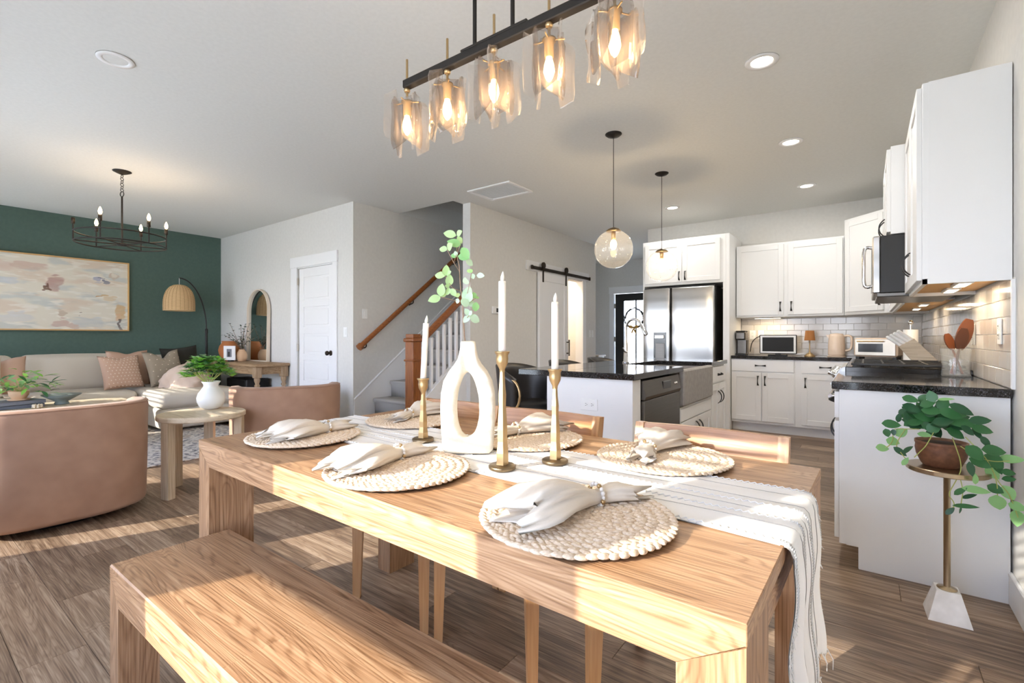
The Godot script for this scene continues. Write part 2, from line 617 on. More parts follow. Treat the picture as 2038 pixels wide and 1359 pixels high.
	mat("leaf_euca", rgb(60, 84, 68), 0.55)
	mat("stem", rgb(170, 176, 96), 0.6)
	mat("twig", rgb(150, 122, 100), 0.7)
	mat("leather", rgb(44, 42, 41), 0.35)
	mat("concrete_sink", rgb(150, 147, 142), 0.6)
	speckle("sinkstone", rgb(146, 142, 138), rgb(164, 160, 155), 0.55, 50, 0.03, 0.4)
	glow("bulb", Color(1.0, 0.86, 0.62), 9.0)
	glow("can_glow", Color(1.0, 0.97, 0.9), 5.0)
	glow("under_glow", Color(1.0, 0.95, 0.84), 5.0)

# ---------------------------------------------------------------- the house
const WALL_S := 0.6
const OPEN_S := [[-8.3, -7.5, 0.35, 2.15], [-5.85, -4.98, 0.35, 2.15], [-4.84, -3.97, 0.35, 2.15], [-3.475, -2.895, 0.76, 2.15], [-1.96, -1.09, 0.35, 2.15], [-0.94, -0.07, 0.35, 2.15]]

func wall_run(st: SurfaceTool, along_x: bool, a: float, b: float, p0: float, p1: float, holes: Array, top := CEIL):
	# a wall from a to b, between the planes p0 and p1, with holes [from, to, low, high]
	var put := func(u0: float, u1: float, y0: float, y1: float):
		if u1 - u0 < 0.001 or y1 - y0 < 0.001: return
		if along_x: bb(st, Vector3(u0, y0, p0), Vector3(u1, y1, p1))
		else: bb(st, Vector3(p0, y0, u0), Vector3(p1, y1, u1))
	var at := a
	for h in holes:
		put.call(at, h[0], 0.0, top)
		put.call(h[0], h[1], 0.0, h[2])
		put.call(h[0], h[1], h[3], top)
		at = h[1]
	put.call(at, b, 0.0, top)

func baseboard(called: String, a: Vector3, b: Vector3, n: Vector3):
	# along the foot of a wall whose face runs from a to b, n points into the room
	var st := S()
	var c := (a + b) / 2.0
	var d := b - a
	var s := Vector3(absf(d.x), 0.135, absf(d.z)) + n.abs() * 0.016
	bx(st, c + Vector3(0, 0.0675, 0) + n * 0.008, s, 0.004)
	struct(st, called, M.trim)

func shell():
	# --- floor of planks running along x
	var floor_node := base_struct("floor")
	var sub := S()
	bb(sub, Vector3(-8.6, -0.2, -9.6), Vector3(0.7, -0.0025, 0.8))
	part(sub, "subfloor", M.soil, floor_node)
	var meshes := []
	for k in 10:
		var st := S()
		var l := 1.219
		var w := 0.179
		var b := 0.0009
		var u0 := rng.randf()
		var v0 := rng.randf()
		var fl := rng.randf() < 0.5
		var mk := func(x: float, y: float, z: float):
			var u := x / l
			st.set_uv(Vector2(u0 + (1.0 - u if fl else u) * 0.86, v0 + z / w * 0.72))
			st.add_vertex(Vector3(x, y, z))
		var t := [Vector3(b, 0, b), Vector3(l - b, 0, b), Vector3(l - b, 0, w - b), Vector3(b, 0, w - b)]
		var o := [Vector3(0, -0.002, 0), Vector3(l, -0.002, 0), Vector3(l, -0.002, w), Vector3(0, -0.002, w)]
		for tri in [[t[0], t[1], t[2]], [t[0], t[2], t[3]]]:
			for p in tri: mk.call(p.x, p.y, p.z)
		for i in 4:
			var j := (i + 1) % 4
			for p in [t[i], o[i], o[j], t[i], o[j], t[j]]: mk.call(p.x, p.y, p.z)
		meshes.append(commit(st))
	var spots := []
	var row := 0
	var z := 0.6
	while z > -9.5:
		z -= 0.18
		var x := -8.5 - fposmod(row * 0.47, 1.22)
		while x < 0.5:
			if not (x > -2.6 and z < -6.95) and not (x + 1.2 < -3.95 and z < -3.6 and z > -7.4) and not (x + 1.2 < -4.95 and z < -3.45):
				spots.append(Vector3(x, 0, z))
			x += 1.22
		row += 1
	var cam2 := Vector3(-0.6, 0, -0.9)
	spots.sort_custom(func(p, q): return (p + Vector3(0.6, 0, 0.09)).distance_to(cam2) < (q + Vector3(0.6, 0, 0.09)).distance_to(cam2))
	var rest := {0: S(), 1: S(), 2: S()}
	for i in spots.size():
		var k: int = [0, 1, 2, 0, 1][rng.randi() % 5]
		var me: ArrayMesh = meshes[rng.randi() % meshes.size()]
		if i < 300: part(me, "plank", M["plank%d" % k], floor_node, Transform3D(Basis.IDENTITY, spots[i]))
		else: rest[k].append_from(me, 0, Transform3D(Basis.IDENTITY, spots[i]))
	for k in 3:
		var o := MeshInstance3D.new()
		o.mesh = rest[k].commit()
		if o.mesh.get_surface_count() == 0: continue
		o.material_override = M["plank%d" % k]
		o.name = "far_planks"
		floor_node.add_child(o, true)
		o.set_meta("kind", "stuff")

	# --- ceiling, open over the stairs (x -4.87..-3.91, z -4.1..-5.8)
	var c := S()
	bb(c, Vector3(-8.6, CEIL, -4.1), Vector3(0.7, CEIL + 0.25, 0.8))
	bb(c, Vector3(-3.91, CEIL, -9.6), Vector3(0.7, CEIL + 0.25, -4.1))
	bb(c, Vector3(-8.6, CEIL, -9.6), Vector3(-4.87, CEIL + 0.25, -4.1))
	bb(c, Vector3(-4.87, CEIL, -9.6), Vector3(-3.91, CEIL + 0.25, -5.8))
	struct(c, "ceiling", M.ceiling)
	# upper stairwell
	var up := S()
	bb(up, Vector3(-4.97, CEIL + 0.25, -5.9), Vector3(-4.87, 5.0, -4.0))
	bb(up, Vector3(-3.91, CEIL + 0.25, -5.9), Vector3(-3.81, 5.0, -4.0))
	bb(up, Vector3(-4.97, CEIL + 0.25, -4.1), Vector3(-3.81, 5.0, -4.0))
	bb(up, Vector3(-4.97, CEIL + 0.25, -5.9), Vector3(-3.81, 5.0, -5.8))
	bb(up, Vector3(-5.0, 5.0, -5.9), Vector3(-3.8, 5.1, -3.9))
	struct(up, "wall_upper_stairwell", M.wall)

	# --- walls
	var w := S()
	wall_run(w, true, -8.57, 0.62, WALL_S, WALL_S + 0.14, OPEN_S)
	struct(w, "wall_south", M.wall)
	w = S()
	bb(w, Vector3(0.5, 0, -7.05), Vector3(0.62, CEIL, WALL_S + 0.14))
	struct(w, "wall_east", M.wall)
	w = S()
	bb(w, Vector3(-8.57, 0, -3.55), Vector3(-8.43, CEIL, WALL_S))
	struct(w, "wall_west", M.green)
	w = S()
	wall_run(w, true, -8.43, -4.99, -3.55, -3.41, [[-6.1, -5.27, 0.0, 2.06]])
	struct(w, "wall_closet", M.wall)
	w = S()
	bb(w, Vector3(-4.99, 0, -9.55), Vector3(-4.87, CEIL, -3.41))
	struct(w, "wall_stair", M.wall)
	w = S()
	wall_run(w, false, -7.55, -4.27, -3.91, -3.79, [[-7.05, -6.1, 0.0, 2.06]])
	struct(w, "wall_barn_door", M.wall)
	# bathroom behind the sliding door
	w = S()
	bb(w, Vector3(-5.0, 0, -7.55), Vector3(-3.91, CEIL, -7.45))
	bb(w, Vector3(-5.0, 0, -5.9), Vector3(-3.91, CEIL, -5.8))
	struct(w, "wall_bathroom", M.wall)
	w = S()
	bb(w, Vector3(-2.62, 0, -7.05), Vector3(0.62, CEIL, -6.93))
	struct(w, "wall_kitchen", M.wall)
	struct(box1(Vector3(-2.62, 0, -9.5), Vector3(-2.5, CEIL, -7.05)), "wall_hall", M.wall)
	# porch roof outside the south windows
	struct(box1(Vector3(-9.0, 2.62, WALL_S + 0.14), Vector3(1.2, 2.76, WALL_S + 2.05)), "roof_porch", M.trim)
	w = S()
	wall_run(w, true, -4.99, -2.5, -9.54, -9.4, [[-4.29, -3.34, 0.0, 2.06]])
	struct(w, "wall_front", M.wall)

	# --- south windows: frame, panes, meeting rail, blinds
	for i in OPEN_S.size():
		var o: Array = OPEN_S[i]
		var wn := base_struct("window_%d" % (i + 1))
		var cx: float = (o[0] + o[1]) / 2
		var wd: float = o[1] - o[0]
		var fr := S()
		var zf := 0.645
		for s in [-1, 1]: bx(fr, Vector3(cx + s * (wd / 2 - 0.012), (o[2] + o[3]) / 2, zf), Vector3(0.024, o[3] - o[2], 0.05))
		bx(fr, Vector3(cx, o[2] + 0.02, zf), Vector3(wd, 0.04, 0.05))
		bx(fr, Vector3(cx, o[3] - 0.02, zf), Vector3(wd, 0.04, 0.05))
		if i != 3: bx(fr, Vector3(cx, 1.04, 0.625), Vector3(wd, 0.07, 0.04))
		part(fr, "window_frame", M.trim, wn)
		var pn := S()
		bx(pn, Vector3(cx, (o[2] + o[3]) / 2, zf), Vector3(wd - 0.02, o[3] - o[2] - 0.02, 0.003))
		part(pn, "pane", M.pane, wn)
		if i != 3:
			var y := 1.46
			var slat := S()
			bx(slat, Vector3.ZERO, Vector3(wd - 0.03, 0.003, 0.048))
			var sm := commit(slat)
			while y < o[3] - 0.04:
				part(sm, "slat", M.trim, wn, tf(cx, y, 0.575, 0, 0.1))
				y += 0.05
		# casing on the room side
		var cs := S()
		for s in [-1, 1]: bx(cs, Vector3(cx + s * (wd / 2 + 0.045), (o[2] + o[3]) / 2, WALL_S - 0.009), Vector3(0.09, o[3] - o[2], 0.018))
		bx(cs, Vector3(cx, o[3] + 0.06, WALL_S - 0.009), Vector3(wd + 0.2, 0.12, 0.018))
		bx(cs, Vector3(cx, o[2] - 0.02, WALL_S - 0.02), Vector3(wd + 0.2, 0.04, 0.04))
		part(cs, "casing", M.trim, wn)

	# --- baseboards
	baseboard("baseboard_east", Vector3(0.5, 0, -2.9), Vector3(0.5, 0, 0.6), Vector3(-1, 0, 0))
	baseboard("baseboard_west", Vector3(-8.43, 0, -3.41), Vector3(-8.43, 0, 0.6), Vector3(1, 0, 0))
	baseboard("baseboard_closet", Vector3(-8.43, 0, -3.41), Vector3(-6.25, 0, -3.41), Vector3(0, 0, 1))
	baseboard("baseboard_corner", Vector3(-5.17, 0, -3.41), Vector3(-4.87, 0, -3.41), Vector3(0, 0, 1))
	baseboard("baseboard_barn", Vector3(-3.79, 0, -6.0), Vector3(-3.79, 0, -4.27), Vector3(1, 0, 0))
	baseboard("baseboard_front", Vector3(-4.99, 0, -9.4), Vector3(-4.4, 0, -9.4), Vector3(0, 0, 1))
	baseboard("baseboard_south", Vector3(-8.43, 0, 0.6), Vector3(0.5, 0, 0.6), Vector3(0, 0, -1))

	closet_door()
	front_door()
	stairs()

func panel_door(st: SurfaceTool, x0: float, x1: float, y0: float, y1: float, z: float, th: float, rails: Array, stile: float):
	# stiles, rails and recessed panels; front towards +z at z
	bb(st, Vector3(x0, y0, z - th), Vector3(x0 + stile, y1, z), 0.002)
	bb(st, Vector3(x1 - stile, y0, z - th), Vector3(x1, y1, z), 0.002)
	for r in rails: bb(st, Vector3(x0 + stile, r[0], z - th), Vector3(x1 - stile, r[1], z), 0.002)

func closet_door():
	var d := base_struct("door_1")
	var st := S()
	var rails := [[0.01, 0.22]]
	var y := 0.22
	for k in 4:
		y += 0.265
		rails.append([y, y + 0.085])
		y += 0.085
	rails.append([1.93, 2.045])
	panel_door(st, -6.085, -5.285, 0.01, 2.045, -3.425, 0.04, rails, 0.105)
	part(st, "door_frame_rails", M.trim, d)
	var ys := [[0.22, 0.485], [0.57, 0.835], [0.92, 1.185], [1.27, 1.535], [1.62, 1.93]]
	for p in ys:
		var ps := S()
		bb(ps, Vector3(-5.98, p[0], -3.455), Vector3(-5.39, p[1], -3.437))
		bb(ps, Vector3(-5.95, p[0] + 0.03, -3.44), Vector3(-5.42, p[1] - 0.03, -3.431), 0.004)
		part(ps, "door_panel", M.trim, d)
	var cs := S()
	bb(cs, Vector3(-6.24, 0, -3.41), Vector3(-6.1, 2.06, -3.39), 0.003)
	bb(cs, Vector3(-5.27, 0, -3.41), Vector3(-5.18, 2.06, -3.39), 0.003)
	bb(cs, Vector3(-6.25, 2.06, -3.41), Vector3(-5.17, 2.2, -3.386), 0.003)
	bb(cs, Vector3(-6.1, 2.048, -3.55), Vector3(-5.27, 2.06, -3.41))
	part(cs, "casing", M.trim, d)
	var bk := S()
	bb(bk, Vector3(-6.3, 0, -3.6), Vector3(-5.1, 2.2, -3.56))
	part(bk, "closet_back", M.wall, d)
	for hy in [0.3, 1.0, 1.88]:
		var hs := S()
		bx(hs, Vector3(-6.09, hy, -3.412), Vector3(0.022, 0.09, 0.012), 0.002)
		tube(hs, [Vector3(-6.09, hy - 0.047, -3.405), Vector3(-6.09, hy + 0.047, -3.405)], 0.006, 8)
		part(hs, "hinge", M.nickel, d)
	var kn := S()
	var kx := Transform3D(Basis(Vector3.RIGHT, Vector3(0, 0, 1), Vector3(0, -1, 0)), Vector3(-5.35, 0.94, -3.425))
	lathe(kn, [[0, 0], [0.033, 0], [0.033, 0.008], [0.012, 0.012], [0.012, 0.035], [0.026, 0.042], [0.03, 0.055], [0.024, 0.068], [0, 0.072]], 18, kx)
	part(kn, "door_knob", M.bronze, d)

func front_door():
	var d := base_struct("door_2")
	var st := S()
	var z := -9.42
	bb(st, Vector3(-4.27, 0.01, z - 0.045), Vector3(-4.08, 2.05, z))
	bb(st, Vector3(-3.55, 0.01, z - 0.045), Vector3(-3.36, 2.05, z))
	bb(st, Vector3(-4.08, 1.9, z - 0.045), Vector3(-3.55, 2.05, z))
	bb(st, Vector3(-4.08, 0.01, z - 0.045), Vector3(-3.55, 0.3, z))
	part(st, "door_slab", M.black, d)
	var mu := S()
	bb(mu, Vector3(-3.83, 0.3, z - 0.035), Vector3(-3.805, 1.9, z - 0.005))
	part(mu, "mullion", M.black, d)
	for x in [[-4.08, -3.83], [-3.805, -3.55]]:
		part(box1(Vector3(x[0], 0.3, z - 0.024), Vector3(x[1], 1.9, z - 0.02)), "pane", M.pane, d)
	var cs := S()
	bb(cs, Vector3(-4.39, 0, -9.4), Vector3(-4.29, 2.06, -9.38), 0.003)
	bb(cs, Vector3(-3.34, 0, -9.4), Vector3(-3.24, 2.06, -9.38), 0.003)
	bb(cs, Vector3(-4.4, 2.06, -9.4), Vector3(-3.23, 2.2, -9.376), 0.003)
	part(cs, "casing", M.trim, d)
	for hy in [0.4, 1.1, 1.8]:
		part(box1(Vector3(-4.29, hy - 0.05, -9.42), Vector3(-4.265, hy + 0.05, -9.405)), "hinge", M.nickel, d)

func stairs():
	var rise := 0.1955
	var run := 0.254
	var sr := base_struct("staircase")
	var y := 0.0
	var z := -3.45
	for k in 9:
		var st := S()
		# riser and tread, with a soft carpet nosing
		var pts := []
		var prof := [Vector2(-0.30, 0), Vector2(0, 0), Vector2(0, rise - 0.05), Vector2(0.022, rise - 0.035), Vector2(0.03, rise - 0.018), Vector2(0.022, rise - 0.003), Vector2(0.0, rise), Vector2(-0.30, rise)]
		for p in prof: pts.append(p)
		prism(st, pts, 0.93, Transform3D(Basis(Vector3(0, 0, 1), Vector3.UP, Vector3(-1, 0, 0)), Vector3(-4.385, y, z)), true)
		part(st, "stair_step", M.carpet, sr)
		y += rise
		z -= run
	# skirt on the wall
	var slope := rise / run
	var sk := S()
	var poly := [Vector2(-3.415, 0.0), Vector2(-3.415, 0.40), Vector2(-5.78, 0.40 + slope * 2.365), Vector2(-5.78, 0.12 + slope * 2.18), Vector2(-3.6, 0.0)]
	prism(sk, poly, 0.014, Transform3D(Basis(Vector3(0, 0, 1), Vector3.UP, Vector3(-1, 0, 0)), Vector3(-4.862, 0, 0)))
	part(sk, "skirt_board", M.trim, sr)
	var mo := S()
	tube(mo, [Vector3(-4.857, 0.40, -3.415), Vector3(-4.857, 0.40 + slope * 2.365, -5.78)], 0.012, 6)
	part(mo, "skirt_moulding", M.trim, sr)
	# open side: curb, newel, handrail, balusters
	var cb := S()
	var cp := [Vector2(-3.46, 0.0), Vector2(-3.46, 0.36), Vector2(-4.27, 0.36 + slope * 0.81), Vector2(-4.27, 0.0)]
	prism(cb, cp, 0.06, Transform3D(Basis(Vector3(0, 0, 1), Vector3.UP, Vector3(-1, 0, 0)), Vector3(-3.88, 0, 0)))
	part(cb, "stair_curb", M.trim, sr)
	var nw := thing("newel_post", "square brown wooden newel post with moulded cap at stair foot", "newel post", Vector3(-3.96, 0, -3.53))
	var s1 := S()
	bx(s1, Vector3(0, 0.55, 0), Vector3(0.125, 1.1, 0.125), 0.006)
	part(s1, "post_shaft", M.stair_wood_up, nw)
	var s2 := S()
	bx(s2, Vector3(0, 0.885, 0), Vector3(0.15, 0.022, 0.15), 0.008)
	part(s2, "neck_moulding", M.stair_wood, nw)
	var s3 := S()
	bx(s3, Vector3(0, 1.105, 0), Vector3(0.165, 0.04, 0.165), 0.014)
	bx(s3, Vector3(0, 1.148, 0), Vector3(0.12, 0.046, 0.12), 0.006)
	part(s3, "cap", M.stair_wood, nw)
	var rl := thing("stair_handrail", "brown wooden stair handrail sloping up from newel post to wall end", "handrail", Vector3(-3.9, 0, -3.58))
	var r1 := S()
	var L := 0.72
	bx(r1, Vector3(0.47, 0, 0), Vector3(0.86, 0.075, 0.06), 0.016, Transform3D(aim(Vector3.ZERO, Vector3(0, slope, -1)).basis, Vector3(0, 1.09, 0)))
	part(r1, "rail", M.stair_wood, rl)
	for k in 7:
		var zz := -3.62 - 0.1 * k
		var yb := 0.36 + slope * (-3.46 - zz)
		var yt := 1.024 + slope * (-3.58 - zz)
		var b := S()
		bb(b, Vector3(-0.016, yb, -0.016), Vector3(0.016, yt, 0.016), 0.002)
		solo(b, "baluster", M.trim, ["white stair baluster right beside the newel post", "second white stair baluster from the newel post", "third white stair baluster from the newel post", "fourth, middle white stair baluster of the row of seven", "third white stair baluster counting from the wall end", "second white stair baluster counting from the wall end", "tallest-set white stair baluster right beside the wall end"][k], "baluster", tf(-3.88, 0, zz), "white stair balusters")
	# wall rail
	var wr := thing("wall_handrail", "round brown wooden handrail on brackets along the stairwell wall", "handrail", Vector3(-4.79, 1.02, -3.44))
	var w1 := S()
	var dir := Vector3(0, slope, -1).normalized()
	tube(w1, [Vector3.ZERO, dir * 2.85], 0.03, 12)
	part(w1, "rail", M.stair_wood, wr)
	var w2 := S()
	tube(w2, [-dir * 0.012, dir * 0.03], 0.042, 12)
	part(w2, "end_cap", M.stair_wood, wr)
	for t in [0.12, 1.05, 2.1]:
		var w3 := S()
		var p: Vector3 = dir * t
		tube(w3, curve([p + Vector3(0, -0.03, 0), p + Vector3(-0.005, -0.07, 0), p + Vector3(-0.05, -0.085, 0), p + Vector3(-0.075, -0.075, 0)], 4), 0.007, 6)
		lathe(w3, [[0, 0], [0.028, 0], [0.024, 0.008], [0, 0.01]], 12, Transform3D(Basis(Vector3(0, 1, 0), Vector3(1, 0, 0), Vector3(0, 0, -1)), p + Vector3(-0.08, -0.075, 0)))
		part(w3, "bracket", M.bronze, wr)

# ---------------------------------------------------------------- ceiling lights
func can_light(x: float, z: float, lit: bool, label: String):
	var t := thing("recessed_light", label, "ceiling light", Vector3(x, CEIL, z), 0, "recessed ceiling lights")
	var st := S()
	lathe(st, [[0.058, -0.004], [0.088, -0.008], [0.09, -0.001]], 32)
	lathe(st, [[0.09, -0.001], [0.088, -0.006], [0.062, -0.009], [0.058, -0.003]], 32)
	part(st, "trim_ring", M.trim, t)
	var g := S()
	lathe(g, [[0, -0.006], [0.03, -0.0058], [0.06, -0.004]], 28)
	part(g, "lamp_lens", M.can_glow if lit else M.ceiling, t)
	if lit: downlight(t, Vector3(0, -0.02, 0), 0.55, Color(1.0, 0.98, 0.95), Vector2(0.11, 0.11))

func lights():
	can_light(-0.49, -3.10, true, "lit recessed ceiling light nearest the camera, above the range aisle")
	can_light(-0.50, -4.52, true, "lit recessed ceiling light in the middle of the row over the range aisle")
	can_light(-0.51, -5.92, true, "lit recessed ceiling light nearest the corner cabinet")
	can_light(-1.93, -5.93, true, "lit recessed ceiling light in front of the refrigerator cabinet")
	can_light(-3.49, -0.85, false, "unlit white recessed ceiling light over the living side, left of chandelier")

# ---------------------------------------------------------------- kitchen
var pull_mesh: ArrayMesh

func make_pull() -> ArrayMesh:
	# arched black pull, narrow in the middle and flared at its ends, standing along y, bulging to +z
	var st := S()
	var rows := []
	for i in 13:
		var t := i / 12.0
		var s := 2.0 * t - 1.0
		var w := 0.0042 + 0.0075 * pow(absf(s), 2.0)
		var y := s * 0.058
		var zc := 0.03 * (1.0 - pow(absf(s), 2.4)) + 0.002
		var th := 0.004
		rows.append([Vector3(-w, y, zc - th), Vector3(-w, y, zc + th), Vector3(w, y, zc + th), Vector3(w, y, zc - th)])
	for i in 12:
		for j in 4:
			var k := (j + 1) % 4
			quad(st, rows[i][j], rows[i + 1][j], rows[i + 1][k], rows[i][k])
	face(st, rows[0], Vector3.DOWN)
	face(st, rows[12], Vector3.UP)
	return commit(st)

func shaker(w: float, h: float, rail := 0.058, th := 0.02) -> SurfaceTool:
	# centred, front at z = th
	var st := S()
	for s in [-1, 1]:
		bx(st, Vector3(s * (w - rail) / 2, 0, th / 2), Vector3(rail, h, th), 0.0015)
		bx(st, Vector3(0, s * (h - rail) / 2, th / 2), Vector3(w - 2 * rail, rail, th), 0.0015)
	bx(st, Vector3(0, 0, th * 0.3), Vector3(w - 2 * rail + 0.004, h - 2 * rail + 0.004, th * 0.6))
	return st

func front(t: Node3D, kind: String, x0: float, x1: float, y0: float, y1: float, hx: float, hy: float, level := false):
	# a cabinet front on the local z = 0 plane; hx, hy place the pull
	var d: MeshInstance3D
	if kind == "door": d = part(shaker(x1 - x0, y1 - y0), "door", M.cab, t, tf((x0 + x1) / 2, (y0 + y1) / 2, 0))
	else:
		var st := S()
		bx(st, Vector3(0, 0, 0.01), Vector3(x1 - x0, y1 - y0, 0.02), 0.002)
		d = part(st, "drawer", M.cab, t, tf((x0 + x1) / 2, (y0 + y1) / 2, 0))
	if hx > -9.0: part(pull_mesh, "handle", M.black, d, tf(hx - (x0 + x1) / 2, hy - (y0 + y1) / 2, 0.02, 0, 0, PI / 2 if level else 0.0))

func outlet(at: Transform3D, label: String, kind := "outlet", wide := false):
	# plate on the local z = 0 plane
	var t := thing("switch_plate" if kind == "switch" else "outlet_plate", label, "light switch" if kind == "switch" else "outlet")
	t.transform = at
	var st := S()
	var w := 0.118 if wide else 0.074
	var h := 0.074 if wide else 0.118
	bx(st, Vector3(0, 0, 0.003), Vector3(w, h, 0.006), 0.002)
	part(st, "plate", M.plate, t)
	if kind == "switch":
		var s := S()
		bx(s, Vector3(0, 0, 0.008), Vector3(0.033, 0.066, 0.006), 0.002)
		part(s, "rocker", M.plate, t)
		return
	for k in [-1, 1]:
		var o := Vector3(k * 0.021, 0, 0) if wide else Vector3(0, k * 0.021, 0)
		var r := S()
		bx(r, o + Vector3(0, 0, 0.007), Vector3(0.03, 0.028, 0.003), 0.001)
		part(r, "socket", M.plate, t)
		var sl := S()
		for q in [-0.006, 0.006]: bx(sl, o + (Vector3(0, q, 0.0088) if wide else Vector3(q, 0.003, 0.0088)), Vector3(0.009, 0.0025, 0.001) if wide else Vector3(0.0025, 0.009, 0.001))
		bx(sl, o + (Vector3(0.009, 0, 0.0088) if wide else Vector3(0, -0.008, 0.0088)), Vector3(0.004, 0.004, 0.001))
		part(sl, "slots", M.slot, t)

func tile_wall():
	var w := get_node("wall_kitchen")
	var e := get_node("wall_east")
	var tw := 0.152
	var th := 0.0766
	var cols := [rgb(206, 200, 194), rgb(199, 193, 187), rgb(212, 207, 201)]
	var ms := []
	for k in 3: ms.append(mat("tile%d" % k, cols[k], 0.12))
	mat("grout", rgb(236, 232, 226), 0.8)
	var mk := func(l: float, f: float) -> ArrayMesh:
		var st := S()
		bx(st, Vector3(0, 0, 0.004), Vector3(l - 0.003, th - 0.003, 0.008), 0.0015)
		return commit(st)
	var full: ArrayMesh = mk.call(tw, 0.0)
	var cache := {}
	part(box1(Vector3(-1.335, 0.914, -6.93), Vector3(0.5, 1.385, -6.926)), "grout", M.grout, w)
	part(box1(Vector3(0.496, 0.914, -6.93), Vector3(0.5, 1.385, -2.862)), "grout", M.grout, e)
	for r in 6:
		var y := 0.916 + th * (r + 0.5)
		for pass_i in 2:
			# pass 0: back wall along x; pass 1: east wall along -z
			var lo := -1.335 if pass_i == 0 else 2.865
			var hi := 0.49 if pass_i == 0 else 6.92
			var a := lo - (tw / 2 if r % 2 else 0.0)
			while a < hi:
				var s := maxf(a, lo)
				var f := minf(a + tw, hi)
				if f - s > 0.02:
					var l := snappedf(f - s, 0.001)
					if not cache.has(l): cache[l] = full if absf(l - tw) < 0.002 else mk.call(l, 0.0)
					var c := (s + f) / 2
					var xf := tf(c, y, -6.927) if pass_i == 0 else tf(0.497, y, -c, -PI / 2)
					part(cache[l], "tile", ms[rng.randi() % 3], w if pass_i == 0 else e, xf)
				a += tw
	part(box1(Vector3(0.486, 0.914, -2.862), Vector3(0.5, 1.377, -2.846), 0.002), "tile_edge", M.trim, e)

